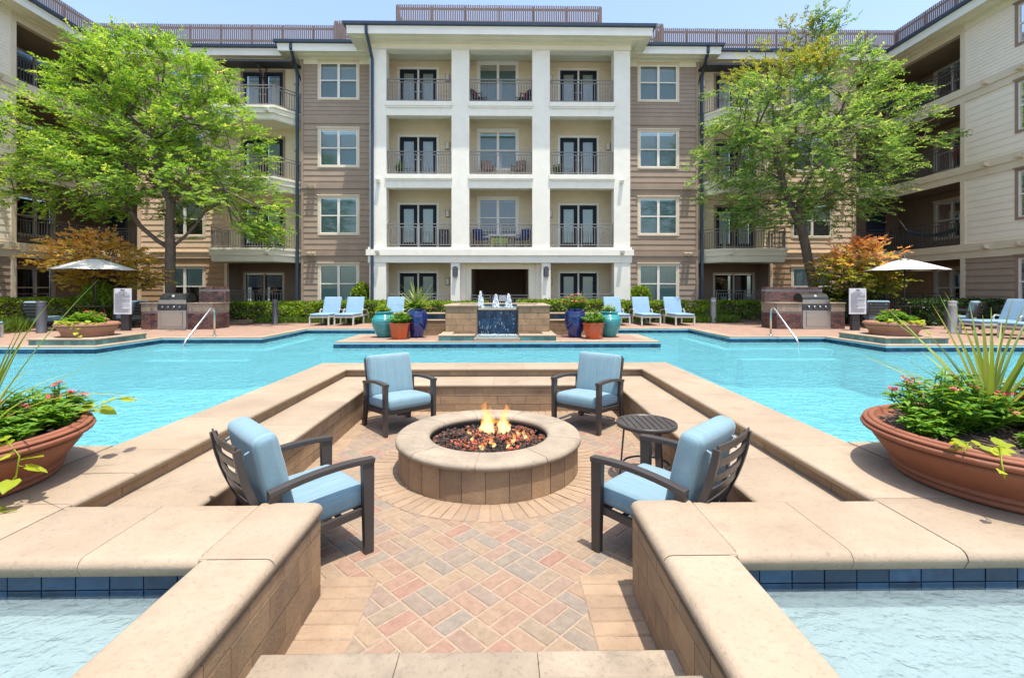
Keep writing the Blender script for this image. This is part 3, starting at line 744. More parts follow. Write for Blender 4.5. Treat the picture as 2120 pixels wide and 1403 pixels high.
def scupper(fr, u, z, n, matname='white_trim'):
    m = MB(); a, b = u - .075, u + .075
    m.hexa([fr.P(a, n, z - .1), fr.P(b, n, z - .1), fr.P(b, n + .15, z - .07), fr.P(a, n + .15, z - .07), fr.P(a, n, z + .07), fr.P(b, n, z + .07), fr.P(b, n + .19, z + .04), fr.P(a, n + .19, z + .04)])
    m.build('scupper', matname, B, recalc=True)
def downspout(x, y, ztop, zb, ex, ey):
    m = MB(); m.path([(ex, ey, ztop + .32), (ex, ey, ztop + .05), (ex * .4 + x * .6, ey * .4 + y * .6, ztop - .38), (x, y, ztop - .75), (x, y, zb)], .115, .085, up=(0, -1, 0.01)); m.build('downspout', 'gutter_metal', B)
def eaves(name_pts, z=EAVE, closed=False, over=.72, ins=2.2, rise=.75, side=1, soff='soffit'):
    """soffit, fascia, gutter and low roof round a wall line (outward on the right)"""
    pts = [Vector((*p, 0)) for p in name_pts]; n = len(pts); q = []
    for i in range(n):
        ds = []
        if i > 0: ds.append((pts[i] - pts[i - 1]).normalized())
        if i < n - 1: ds.append((pts[i + 1] - pts[i]).normalized())
        ns = [Vector((d.y, -d.x, 0)) for d in ds]
        mm = ns[0] if len(ns) == 1 else (ns[0] + ns[1]) / (1 + ns[0].dot(ns[1])); q.append(mm)
    at = lambda i, k, zz: tuple(pts[i] + q[i] * k + Vector((0, 0, zz)))
    s = MB(); f = MB(); g = MB(); r = MB()
    for i in range(n - 1):
        j = i + 1
        def strip(mb, k0, z0, k1, z1, mi=0): mb.quad(at(i, k0, z0), at(j, k0, z0), at(j, k1, z1), at(i, k1, z1), .5, mi)
        strip(s, -.05, z, over, z)
        for k0, k1, dz in ((.0, .10, .05), (.26, .44, .028)):       # frieze and vent boards under the soffit
            strip(s, k0, z - dz, k1, z - dz); strip(s, k0, z - dz, k0, z); strip(s, k1, z - dz, k1, z)
        strip(s, -.001 + .03, z - .26, .03, z - .0)
        strip(f, over, z - .015, over + .01, z + .29); strip(f, over - .025, z - .015, over, z - .015)
        strip(f, over + .012, z + .20, over + .03, z + .29)
        strip(g, over + .01, z + .29, over + .13, z + .31); strip(g, over + .13, z + .31, over + .14, z + .42); strip(g, over + .14, z + .42, over - .02, z + .425)
        strip(r, over, z + .42, -ins, z + rise)
    s.build('soffit', soff, B); f.build('fascia', 'white_trim', B); g.build('gutter', 'gutter_metal', B); r.build('roof', 'roof_metal', B)

# ---- central block
FC = Fr((0, 19.83, 0), (1, 0, 0), (0, -1, 0)); FB = Fr((0, 21.3, 0), (1, 0, 0), (0, -1, 0))
for u0, u1 in ((-5.49, -4.80), (4.78, 5.47)):
    m = MB(); FC.box(m, u0, u1, -.5, 0, 0, EAVE)
    FC.box(m, u0 - .0, u1 + .0, .0, .035, 0, 2.42); m.build('corner_pier', 'stucco', B, recalc=True)
for s in (-1, 1):
    m = MB(); FC.box(m, *sorted((s * 1.33, s * 2.07)), -.42, -.004, 2.46, EAVE); m.build('column', 'stucco', B)
    m = MB(); FC.box(m, *sorted((s * 1.72, s * 2.10)), -.42, 0.01, 0, 2.46); m.build('column', 'stucco', B)
    lamp(Fr((0, 19.82, 0), (1, 0, 0), (0, -1, 0)), s * 1.91, 2.02, True)
m = MB(); FC.box(m, -5.62, 5.60, -.44, .12, 2.70, 2.95); FC.box(m, -5.55, 5.53, -.43, .06, 2.40, 2.70); FC.box(m, -5.55, 5.53, -.43, .05, 2.95, 3.05)
m.build('belt_course', 'stucco', B)
for k, (z0, z1) in enumerate(((5.54, 6.12), (8.58, 9.17), (11.34, EAVE))):
    m = MB(); FC.box(m, -4.80, 4.78, -.40, -.012, z0, z1 - (.02 if k < 2 else 0))
    if k < 2:
        for a, b in ((-4.84, -2.04), (-1.36, 1.36), (2.04, 4.82)): FC.box(m, a, b, -.06, .07, z1 - .20, z1 - .012); FC.box(m, a + .04, b - .04, -.06, .035, z1 - .27, z1 - .20)
    m.build('beam', 'stucco', B)
for x in (-5.12, 5.10):
    for z in (5.82, 2.86): scupper(FC, x, z, .0 if z > 4 else .12)
m = MB()
for k, z in enumerate(FL): m.box(-5.4, 5.4, 19.9, 23.5, z - .16 if k else -.3, z - .02, .5, 0)
m.box(-5.4, 5.4, 19.9, 23.5, EAVE - .02, EAVE + .05); m.build('balcony_floor', 'soffit', B)
m = MB()
for s in (-1, 1):
    m.box(s * 5.20, s * 5.46, 20.3, 23.5, 0, EAVE + .3, .5, 0); m.box(s * 1.52, s * 1.86, 20.2, 21.35, 0, EAVE - .03, .5, 0)
m.build('side_wall', 'stucco', B)
DL = (-4.66, -2.80); DR = (2.57, 4.44); WC = (-1.08, .80)
ops = []
for k, z in enumerate(FL):
    ops += [(*DL, z - .02, z + 2.12), (*DR, z - .02, z + 2.12)]
    if k: ops.append((*WC, z + .52, z + 2.38))
    else: ops.append((-1.3, 1.3, -.1, 2.5))
m = MB(); lap(m, FB, -5.3, 5.3, 0, EAVE, ops, .2); m.build('recessed_wall', 'cream_siding', B)
for z in FL:
    for a, b in ((-5.2, -1.9), (-1.5, 1.5), (1.9, 5.2)):
        m = MB(); FB.box(m, a, b, .0, .05, z + 2.72, z + 2.87); m.build('ceiling_trim', 'cream_siding', B)
for k, z in enumerate(FL):
    lite = 'white_cloth' if k >= 2 else 'blind'
    door(FB, *DL, z, z + 2.12, lite=lite if k else 'blind_teal'); door(FB, *DR, z, z + 2.12, lite=lite)
    if k: win(FB, *WC, z + .52, z + 2.38, 'white_trim', shade=((1, 'blind_teal', 'blind_teal'), (.62, 'blind', 'blind'), (1, 'blind_teal', 'blind_teal'))[k % 3], dark=(k == 1))
    lamp(FB, -2.40, z + 1.62); lamp(FB, 2.22 if k != 2 else 4.86, z + 1.62)
    for a, b in ((-4.80, -2.07), (2.07, 4.78)): railing([(a, 19.95), (b, 19.95)], z + (.02 if k else .12))
    if k: railing([(-1.33, 19.95), (1.33, 19.95)], z + .02)
# ground floor middle: cream wall with an open passage
FG = Fr((0, 20.3, 0), (1, 0, 0), (0, -1, 0))
m = MB(); FG.box(m, -1.75, -1.28, -.3, 0, 0, 2.6); FG.box(m, 1.2, 1.75, -.3, 0, 0, 2.6); FG.box(m, -1.28, 1.2, -.3, -.003, 2.16, 2.6); m.build('passage_wall', 'soffit', B)
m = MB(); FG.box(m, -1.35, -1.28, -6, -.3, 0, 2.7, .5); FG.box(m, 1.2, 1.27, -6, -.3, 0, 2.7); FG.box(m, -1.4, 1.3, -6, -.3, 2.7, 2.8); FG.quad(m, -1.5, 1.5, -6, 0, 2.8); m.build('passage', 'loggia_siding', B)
railing([(-1.28, 20.2), (-.42, 20.2)], .08); railing([(-.36, 20.2), (1.2, 20.2)], .08)
m = MB(); FG.box(m, -.08, .22, .145, .155, .78, 1.02); m.build('notice', 'sign_white', B)
eaves([(-5.49, 24.5), (-5.49, 19.83), (5.47, 19.83), (5.47, 24.5)])
# ---- brown bays
for s in (-1, 1):
    FW = Fr((0, 21.2, 0), (1, 0, 0), (0, -1, 0)); a, b = sorted((s * 5.4, s * 8.92))
    W = (-8.19, -6.33) if s < 0 else (6.16, 8.06)
    lev = [(.62, 2.47), (3.70, 5.48), (6.72, 8.50), (9.74, 11.52)]
    m = MB(); lap(m, FW, a, b, 0, 8.75, [(*W, *l) for l in lev], .255, lip=.022); lap(m, FW, a, b, 8.75, EAVE, [(*W, *l) for l in lev], .175, lip=.018); m.build('siding_wall', 'brown_siding', B)
    m = MB(); lap(m, Fr((s * 8.92, 0, 0), (0, 1, 0), (s, 0, 0)), 21.2, 22.0, 0, EAVE, (), .255, lip=.0); m.build('siding_wall', 'brown_siding', B)
    m = MB()
    for z in (2.78, 5.78): FW.box(m, a, b + .0, .0, .075, z, z + .22); FW.box(m, a, b, .0, .035, z - .24, z - .004)
    FW.box(m, a, b, .0, .04, 8.70, 8.96)
    for uu in (s * 8.92,): FW.box(m, *sorted((uu, uu - s * .10)), -.05, .045, 0, EAVE)
    m.build('band_board', 'brown_siding', B)
    for k, l in enumerate(lev):
        win(FW, *W, *l, 'trim', shade=((1, 'blind_teal', 'blind_teal'), (1, 'blind_teal', 'blind_teal'), (1, 'blind', 'blind_teal'), (1, 'blind', 'blind_teal'))[k])
    for z in (2.86, 5.86):
        for dx in (0, .19): scupper(FW, s * 8.52 - s * dx, z, .075, 'trim')
    eaves([(s * 8.92, 24.5), (s * 8.92, 21.2), (s * 5.5, 21.2)][::1 if s < 0 else -1], EAVE - .03)
    downspout(s * 9.06, 21.10, EAVE, 0, s * 9.06, 20.46)
    if s < 0: downspout(-5.37, 19.76, EAVE, 0, -5.42, 19.08)
# ---- linking walls with projecting balconies
for s in (-1, 1):
    FW = Fr((0, 21.7, 0), (1, 0, 0), (0, -1, 0)); nm = 'left' if s < 0 else 'right'
    a, b = sorted((s * 12.6, s * 16.5)); W = (-15.36, -13.46) if s < 0 else (13.47, 15.46)
    lev = [(.5, 2.36), (3.66, 5.33), (6.72, 8.45), (9.76, 11.4)]; O = [(*W, *l) for l in lev]
    m = MB(); lap(m, FW, a, b, 0, 2.7, O, .255, lip=.022); m.build('siding_wall', 'tan_siding', B)
    m = MB(); lap(m, FW, a, b, 2.7, EAVE, O, .255, lip=.022); m.build('siding_wall', 'peach_siding', B)
    m = MB()
    for z in (2.70, 5.75, 8.80): FW.box(m, a, b, 0, .06, z, z + .26); FW.box(m, a, b, 0, .10, z + .26, z + .31)
    FW.box(m, *sorted((s * 16.5, s * 16.35)), -.1, .07, 0, EAVE); FW.box(m, *sorted((s * 12.6, s * 12.48)), -.1, .05, 0, EAVE); m.build('band_board', 'peach_siding', B)
    for k, l in enumerate(lev): win(FW, *W, *l, 'trim', shade=((.5, 'blind_teal', 'blind'), (.5, 'blind', 'blind_teal'), (1, 'blind', 'blind_teal'), (1, 'blind', 'blind'))[k])
    for z in (2.84, 5.9): scupper(FW, s * 16.0, z, .06, 'trim')
    a, b = sorted((s * 8.9, s * 12.6)); D = (-11.88, -9.86) if s < 0 else (9.86, 11.80)
    m = MB(); lap(m, FW, a, b, 2.5, EAVE, [(*D, z, z + 2.12) for z in FL[1:]], .2); m.build('siding_wall', 'cream_siding', B)
    for k, z in enumerate(FL[1:]):
        door(FW, *D, z, z + 2.12, 'brown_trim', lite='white_cloth' if k == 2 else 'blind'); lamp(FW, s * 9.35, z + 1.62)
        pts = [(s * 12.42, 21.7), (s * 12.42, 20.4), (s * 9.75, 20.4), (s * 9.02, 21.45)]
        m = MB()
        def slab(k0, z0, z1, mi=0):
            P = [(s * (12.42 + k0), 21.72), (s * (12.42 + k0), 20.4 - k0), (s * (9.75 - k0 * .6), 20.4 - k0), (s * (8.95), 21.5 - k0), (s * 8.95, 21.72)]
            n = len(P); m.add([(*p, z0) for p in P] + [(*p, z1) for p in P], [tuple(range(n)), tuple(range(n, 2 * n))] + [(i, (i + 1) % n, n + (i + 1) % n, n + i) for i in range(n)], .5, mi)
        slab(.10, z - .10, z - .0); slab(.06, z - .32, z - .10); slab(.0, z - .56, z - .32); slab(-.02, z - .60, z - .56); m.build('balcony_slab', 'soffit', B, recalc=True)
        scupper(Fr((0, 20.34, 0), (1, 0, 0), (0, -1, 0)), s * 9.98, z - .2, .0)
        railing([(x, y) for x, y in pts], z + .0, h=.90)
    # ground floor recess
    FR_ = Fr((0, 23.0, 0), (1, 0, 0), (0, -1, 0)); G_ = (-12.45, -10.5) if s < 0 else (10.4, 12.45)
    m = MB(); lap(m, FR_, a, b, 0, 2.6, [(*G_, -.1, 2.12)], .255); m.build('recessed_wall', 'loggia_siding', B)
    m = MB()
    for uu in (a, b): m.box(uu - .05, uu + .05, 21.72, 23.1, 0, 2.6)
    m.box(a, b, 21.72, 23.1, 2.52, 2.6); m.box(a, b, 21.6, 23.1, -.1, .06); m.build('patio_enclosure', 'loggia_siding', B)
    door(FR_, *G_, .02, 2.12, 'trim', slider=True, cov=.0 if s > 0 else .3); lamp(FR_, s * 9.6, 1.7)
    railing([(s * 9.9, 21.55), (s * 12.6, 21.55)], .28, h=.97)
    # top floor metal awning
    m = MB(); x0, x1 = sorted((s * 9.02, s * 12.4))
    for k in range(5): m.bar((x0, 21.60 - .27 * k, 11.36 - .05 * k), (x1, 21.60 - .27 * k, 11.36 - .05 * k), .16, .02)
    m.bar((x0, 20.45, 11.12), (x1, 20.45, 11.12), .05, .09)
    for x in (x0 + .03, (x0 + x1) / 2, x1 - .03):
        m.bar((x, 21.66, 11.36), (x, 20.45, 11.14), .05, .06); m.bar((x, 21.66, 10.55), (x, 20.9, 11.2), .05, .05); m.bar((x, 21.67, 10.5), (x, 21.67, 11.4), .05, .04)
    m.build('awning', 'black_plastic', B)
# ---- side wings and corner loggias
for s in (-1, 1):
    X = s * 18.15; FS = Fr((X, 0, 0), (0, 1, 0), (-s, 0, 0)); FN = Fr((0, 21.7, 0), (1, 0, 0), (0, -1, 0))
    u1 = 17.9 if s < 0 else 18.25
    lev = [(.62, 2.47), (3.70, 5.5), (6.74, 8.6), (9.78, 11.3)]; Ws = [(14.95, 16.80) if s < 0 else (14.45, 16.3), (10.6, 12.4)]
    O = [(*w, *l) for l in lev for w in Ws]
    m = MB(); lap(m, FS, 4, u1, 0, 2.62, O, .255, lip=.028); m.build('siding_wall', 'brown_siding', B)
    m = MB(); lap(m, FS, 4, u1, 2.62, 8.75, O, .255, lip=.013); lap(m, FS, 4, u1, 8.75, EAVE, O, .13, lip=.014); m.build('siding_wall', 'pale_siding', B)
    m = MB()
    for z in FL[1:]:
        FS.box(m, 4, 21.7, .0, .05, z - .60, z - .32); FS.box(m, 4, 21.72, .0, .09, z - .32, z - .04)
        FN.box(m, *sorted((s * 18.1, s * 16.5)), .0, .05, z - .60, z - .32); FN.box(m, *sorted((s * 18.1, s * 16.5)), .0, .09, z - .32, z - .04)
    for z0, z1 in ((.0, 2.47), (3.03, 5.52), (6.08, 8.57), (9.13, EAVE)): FS.box(m, u1 - .16, u1 + .02, -.2, .045, z0, z1)
    FS.box(m, u1, 21.7, -.2, .03, EAVE - .3, EAVE); FN.box(m, *sorted((s * 18.1, s * 16.5)), -.2, .03, EAVE - .3, EAVE)
    m.build('band_board', 'trim', B)
    for l in lev:
        for w in Ws: win(FS, *w, *l, 'brown_trim', shade=(.5, 'blind', 'blind'))
    for z in FL[1:]:
        for u in (17.2, 16.05, 15.75): scupper(FS, u, z - .2, .09, 'trim')
    m = MB()
    for k, z in enumerate(FL):
        x0, x1 = sorted((s * 20.2, X)); x2, x3 = sorted((X, s * 16.5))
        m.box(x0, x1, u1 - .02, 23.6, z - .5 if k else -.2, z - .04); m.box(x2, x3, 21.71, 23.6, z - .5 if k else -.2, z - .045)
    m.box(x0, x1, u1, 23.6, EAVE - .28, EAVE + .1); m.box(x2, x3, 21.7, 23.6, EAVE - .28, EAVE + .1); m.build('loggia_floor', 'loggia_siding', B)
    FI = Fr((s * 20.1, 0, 0), (0, 1, 0), (-s, 0, 0)); FE = Fr((0, 23.5, 0), (1, 0, 0), (0, -1, 0))
    for k, z in enumerate(FL):
        mt = 'loggia_siding' if k else 'tan_siding'
        wi = (19.75, 21.55); w2 = (18.1, 18.8) if s > 0 else (17.95, 18.55); hh = 2.45
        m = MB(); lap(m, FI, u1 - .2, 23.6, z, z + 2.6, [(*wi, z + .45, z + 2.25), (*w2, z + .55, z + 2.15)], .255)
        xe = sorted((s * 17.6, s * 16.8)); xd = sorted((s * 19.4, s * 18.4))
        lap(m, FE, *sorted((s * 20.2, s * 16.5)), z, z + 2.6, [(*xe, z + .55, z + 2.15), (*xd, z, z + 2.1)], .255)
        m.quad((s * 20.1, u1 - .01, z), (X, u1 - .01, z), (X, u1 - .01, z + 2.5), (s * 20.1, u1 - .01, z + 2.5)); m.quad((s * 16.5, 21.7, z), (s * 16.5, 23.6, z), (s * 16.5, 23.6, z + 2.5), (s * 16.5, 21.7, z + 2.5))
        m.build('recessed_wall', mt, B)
        win(FI, *wi, z + .45, z + 2.25, 'trim', shade=(.0 if k < 2 else .5, 'blind_teal', 'blind'), dark=True); win(FI, *w2, z + .55, z + 2.15, 'trim', double=False, shade=(.5, 'blind_teal', 'blind'), dark=True)
        win(FE, *xe, z + .55, z + 2.15, 'trim', double=False, shade=(.5, 'blind_teal', 'blind'), dark=True)
        m = MB(); FE.box(m, *xd, -.05, .02, z, z + 2.1); m.build('door_leaf', 'gutter_metal', B)
        lamp(FI, 19.25, z + 1.75)
        railing([(s * 18.2, u1 + .03), (s * 18.2, 21.75), (s * 16.52, 21.75)], z + (.0 if k else .1), 'dark_railing_metal', h=1.0)
    eaves([(X, 4), (X, 21.7), (s * 8.95, 21.7)][::-1 if s > 0 else 1], EAVE) if s < 0 else eaves([(s * 8.95, 21.7), (X, 21.7), (X, 4)], EAVE)
# ---- slatted fences on the roof
def roof_fence(pts, label, z0=12.45, z1=14.05):
    f = thing('rooftop_fence', label, 'fence', (pts[0][0], pts[0][1], z0), 0, 'slatted timber fences along the roof')
    O = Vector((pts[0][0], pts[0][1], z0)); s = MB(); r = MB()
    for a, b in zip(pts, pts[1:]):
        a = Vector((*a, z0)) - O; b = Vector((*b, z0)) - O; L = (b - a).length; d = (b - a) / L; k = round(L / .098); H = z1 - z0; n = Vector((d.y, -d.x, 0))
        for i in range(k):
            p = a + d * (L * (i + .5) / k) + n * .03; s.bar(p, p + Vector((0, 0, H + random.uniform(-.008, .008))), 0.018, .066, up=d, tint=random.random())
        for z in (.12, H * .52, H - .17): r.bar(a + Vector((0, 0, z)), b + Vector((0, 0, z)), .04, .09)
        npst = max(1, round(L / 1.55))
        for i in range(npst + 1):
            q = MB(); p = a + d * (L * i / npst) - n * .045; q.bar(p - Vector((0, 0, .3)), p + Vector((0, 0, H - .04)), .09, .09, up=d); q.build('post', 'fence_wood', f)
    s.build('slat_panel', 'fence_wood', f); r.build('rail', 'fence_wood', f)
roof_fence([(-19.5, 5), (-19.5, 22.9)], 'slatted roof fence running along the left wing towards the corner')
roof_fence([(-19.5, 22.95), (-7.6, 22.95)], 'slatted roof fence on the back roof above the left tree')
roof_fence([(-7.9, 23.6), (-7.9, 22.5), (-4.2, 22.5)], 'short slatted roof fence stepping up just left of the tallest fence', z1=14.02)
roof_fence([(-4.66, 23), (-4.66, 21.15), (4.50, 21.15), (4.50, 23)], 'tallest slatted roof fence over the white central block', z1=14.0)
roof_fence([(4.2, 22.5), (7.75, 22.5), (7.75, 23.6)], 'short slatted roof fence stepping down just right of the tallest fence', z1=14.02)
roof_fence([(7.6, 22.95), (19.5, 22.95)], 'slatted roof fence on the back roof behind the right tree')
roof_fence([(19.5, 22.9), (19.5, 5)], 'slatted roof fence running along the right wing towards the corner')
# ---------------------------------------------------------------- lounge chairs
def cushion(name, w, d, h, parent, r=.045, matname='blue_cushion', M=None, puff=.02):
    bm = bmesh.new(); bmesh.ops.create_cube(bm, size=1)
    for v in bm.verts: v.co.x *= w; v.co.y *= d; v.co.z *= h
    bmesh.ops.bevel(bm, geom=list(bm.edges), offset=r, segments=4, profile=.55, affect='EDGES')
    bmesh.ops.subdivide_edges(bm, edges=[e for e in bm.edges if e.calc_length() > .12], cuts=7, use_grid_fill=True)
    for v in bm.verts:
        x, y = v.co.x / (w / 2), v.co.y / (d / 2); k = max(0, (1 - x * x)) * max(0, (1 - y * y))
        v.co.z += (puff if v.co.z > 0 else -puff * .4) * k ** .5 * (1 + .1 * math.sin(9 * x + 3) + .08 * math.sin(11 * y))
        kz = max(0, 1 - (v.co.z / (h / 2)) ** 2); v.co.x += .006 * kz * math.copysign(1, x) * abs(x) ** 4; v.co.y += .006 * kz * math.copysign(1, y) * abs(y) ** 4
    # piping along top and bottom seams
    me = bpy.data.meshes.new(name)
    if M is not None: bmesh.ops.transform(bm, matrix=M, verts=bm.verts)
    bm.to_mesh(me); bm.free(); me.materials.append(MATS[matname]); me.polygons.foreach_set('use_smooth', [True] * len(me.polygons))
    o = bpy.data.objects.new(name, me); C.objects.link(o); o.parent = parent
    p = MB(); a, b = w / 2 - r * .35, d / 2 - r * .35
    for z in (h / 2 - r * .35, -h / 2 + r * .35):
        pts = []
        for cx, cy, a0 in ((a - r, b - r, 0), (-a + r, b - r, 90), (-a + r, -b + r, 180), (a - r, -b + r, 270)):
            pts += [Vector((cx + r * math.cos(R(a0 + q)), cy + r * math.sin(R(a0 + q)), z)) for q in (0, 30, 60, 90)]
        pts.append(pts[0])
        if M is not None: pts = [M @ q for q in pts]
        p.tube(pts, .006, 6)
    p.build('piping', matname, o)
    return o
def make_chair(label, loc, rotz, group):
    t = thing('lounge_chair', label, 'armchair', loc, rotz, group)
    fr = MB()
    for x in (-1, 1):
        l = MB(); l.bar((x * .325, .035, .60), (x * .325, .028, 0), .045, .082, up=(0, 1, 0), h2=.062, w2=.042); l.build('leg', 'chair_metal', t, bevel=.004)
        l = MB(); l.path([(x * .325, .615, .575), (x * .322, .60, .40), (x * .318, .625, .22), (x * .312, .69, 0)], .042, .07, up=(0, 1, 0)); l.build('leg', 'chair_metal', t, bevel=.004)
        a = MB(); pts = []
        for k in range(11):
            q = k / 10; pts.append((x * .325, -.008 + .655 * q, .598 + .028 * math.sin(math.pi * (.15 + .75 * q)) - .038 * q * q))
        a.path(pts, .062, .034); a.build('armrest', 'chair_metal', t, bevel=.005)
        fr.bar((x * .30, .05, .275), (x * .295, .62, .235), .028, .05)
        fr.bar((x * .30, .57, .235), (x * .30, .61, .52), .025, .04, up=(0, 1, 0))
    fr.bar((-.31, .05, .275), (.31, .05, .275), .028, .055); fr.bar((-.31, .60, .235), (.31, .60, .235), .028, .05)
    for y in (.18, .32, .46): fr.bar((-.3, y, .262 - .07 * (y - .05)), (.3, y, .262 - .07 * (y - .05)), .04, .012)
    fr.bar((0, .12, .20), (0, .55, .17), .05, .03); fr.tube([(0, .33, .24), (0, .33, .15)], .03, 10)
    fr.build('seat_frame', 'chair_metal', t, bevel=.003)
    bk = MB()
    S = lambda q: (.56 + .05 * math.sin(math.pi * q * .8) * 1.1 + .20 * q, .24 + .60 * q)
    for x in (-1, 1): bk.path([(x * .255, *S(k / 8)) for k in range(9)], .03, .042, up=(0, 1, 0))
    for q in (.36, .52, .68, .84, .99):
        y, z = S(q); bk.path([(-.255 + .51 * k / 6, y + .022 * math.sin(math.pi * k / 6), z) for k in range(7)], .012, .055, up=(0, .25, 1))
    bk.build('back_frame', 'chair_metal', t, bevel=.003)
    cushion('seat_cushion', .585, .60, .135, t, M=Matrix.Translation((0, .315, .352)) @ Matrix.Rotation(R(-3.5), 4, 'X'))
    cushion('back_cushion', .585, .53, .135, t, M=Matrix.Translation((0, .595, .635)) @ Matrix.Rotation(R(107 - 30 + 0), 4, 'X'), puff=.02)
    tie = MB()
    for x in (-.2, .2): tie.path([(x, .71, .80), (x, .735, .79), (x + .01, .735, .73)], .02, .006)
    tie.build('tie_strap', 'blue_cushion', t)
    return t
def face(dx, dy): return math.atan2(dx, -dy)     # local front is -Y
GC = 'blue cushioned chairs round the fire pit'
ch = make_chair('blue cushioned armchair nearest on the left, seen from behind beside the stone wall', (-.955, 3.40, PIT), face(.72, .69), GC)
dup(ch, (.985, 3.39, PIT), face(-.70, .71), 'blue cushioned armchair nearest on the right, its slatted back beside the side table', GC)
dup(ch, (-.985, 5.79, PIT), face(.63, -.78), 'blue cushioned armchair across the fire pit on the left, facing the flames', GC)
dup(ch, (1.025, 5.84, PIT), face(-.65, -.76), 'blue cushioned armchair across the fire pit on the right, facing the flames', GC)
GP = 'blue patio chairs under the umbrellas'
for x, y, a, lb in ((-13.9, 15.0, face(0.1, 1), 'blue patio chair with its slatted back turned, behind the far left bowl'), (-12.55, 15.9, face(-1, .2), 'blue patio chair in shade between the round shrub and the left sign'),
                    (12.55, 15.6, face(.5, .9), 'blue patio chair with slatted back just right of the right sign'), (14.5, 15.0, face(-.5, .8), 'blue patio chair behind the far right bowl near the grey bollard')):
    dup(ch, (x, y, 0), a, lb, GP)
# ---- slatted side table
t = thing('side_table', 'round dark metal side table with slatted top beside the right chairs', 'side table', (1.475, 4.36, PIT), 0)
m = MB(); r = .275
m.lathe([(r - .02, .485), (r, .487), (r, .517), (r - .006, .522), (r - .022, .522), (r - .022, .487)], 56, cap=False)
k = -4
for i in range(-4, 5):
    x = i * .056; hh = math.sqrt(max(0, (r - .018) ** 2 - x * x))
    if hh > .03: m.box(x - .0235, x + .0235, -hh, hh, .498, .516)
m.box(-r + .02, r - .02, -.015, .015, .487, .498); m.build('slatted_top', 'chair_metal', t)
for a in (40, 160, 280):
    l = MB(); l.bar((.2 * math.cos(R(a)), .2 * math.sin(R(a)), .49), (.24 * math.cos(R(a)), .24 * math.sin(R(a)), 0), .05, .014, up=(math.cos(R(a)), math.sin(R(a)), 0)); l.build('leg', 'chair_metal', t)
m = MB(); m.lathe([(.205, .12), (.215, .12), (.215, .135), (.205, .135)], 40, cap=False); m.build('stretcher_ring', 'chair_metal', t)

# ---------------------------------------------------------------- plants
def oval_leaf(mb, p, d, nrm, L, W, tint, mi=0, droop=.25):
    """a pointed leaf of six faces with a midrib fold and droop"""
    p = Vector(p); d = Vector(d).normalized(); nrm = Vector(nrm); sd = d.cross(nrm)
    if sd.length < 1e-4: sd = d.orthogonal()
    sd.normalize(); up = sd.cross(d).normalized()
    q = [(0, 0), (.3, .42), (.62, .40), (1, 0)]; mid = []; lf = []; rt = []
    for a, w in q:
        c = p + d * (L * a) - up * (droop * L * a * a)
        mid.append(c); lf.append(c + sd * (W * w) + up * (W * w * .35)); rt.append(c - sd * (W * w) + up * (W * w * .35))
    vs = [mid[0], mid[1], mid[2], mid[3], lf[1], lf[2], rt[1], rt[2]]
    mb.add(vs, [(0, 1, 4), (1, 2, 5, 4), (2, 3, 5), (0, 6, 1), (1, 6, 7, 2), (2, 7, 3)], tint, mi, True)
def blade(mb, base, az, L, W, lean, curl, tint, n=8, mi=0):
    h = Vector((math.cos(az), math.sin(az), 0)); sd = Vector((-h.y, h.x, 0)); p = Vector(base); vs = []; el = lean
    for i in range(n + 1):
        t = i / n; w = W * (min(1, .55 + t * 3) if t < .3 else (1 - ((t - .3) / .7) ** 1.6)) * .5 + .0008
        d = h * math.sin(el) + Vector((0, 0, 1)) * math.cos(el); up = -h * math.cos(el) + Vector((0, 0, 1)) * math.sin(el)
        vs += [p - sd * w + up * w * .5, p, p + sd * w + up * w * .5]
        p = p + d * (L / n); el += curl / n
    fs = []
    for i in range(n): fs += [(3 * i, 3 * i + 1, 3 * i + 4, 3 * i + 3), (3 * i + 1, 3 * i + 2, 3 * i + 5, 3 * i + 4)]
    mb.add(vs, fs, tint, mi, True)
def spiky(parent, name, base, n, L, W, seed=0, spread=1.0, matname='leaf_blade', arch=.9):
    random.seed(seed); m = MB()
    for k in range(n):
        q = k / n; lean = .08 + spread * random.random() ** .8
        blade(m, (base[0] + random.uniform(-.02, .02), base[1] + random.uniform(-.02, .02), base[2]), random.uniform(0, 6.283), L * random.uniform(.6, 1.1), W * random.uniform(.7, 1.2), lean, arch * random.uniform(.1, 1) * lean + random.uniform(0, .3), random.random())
    return m.build(name, matname, parent)
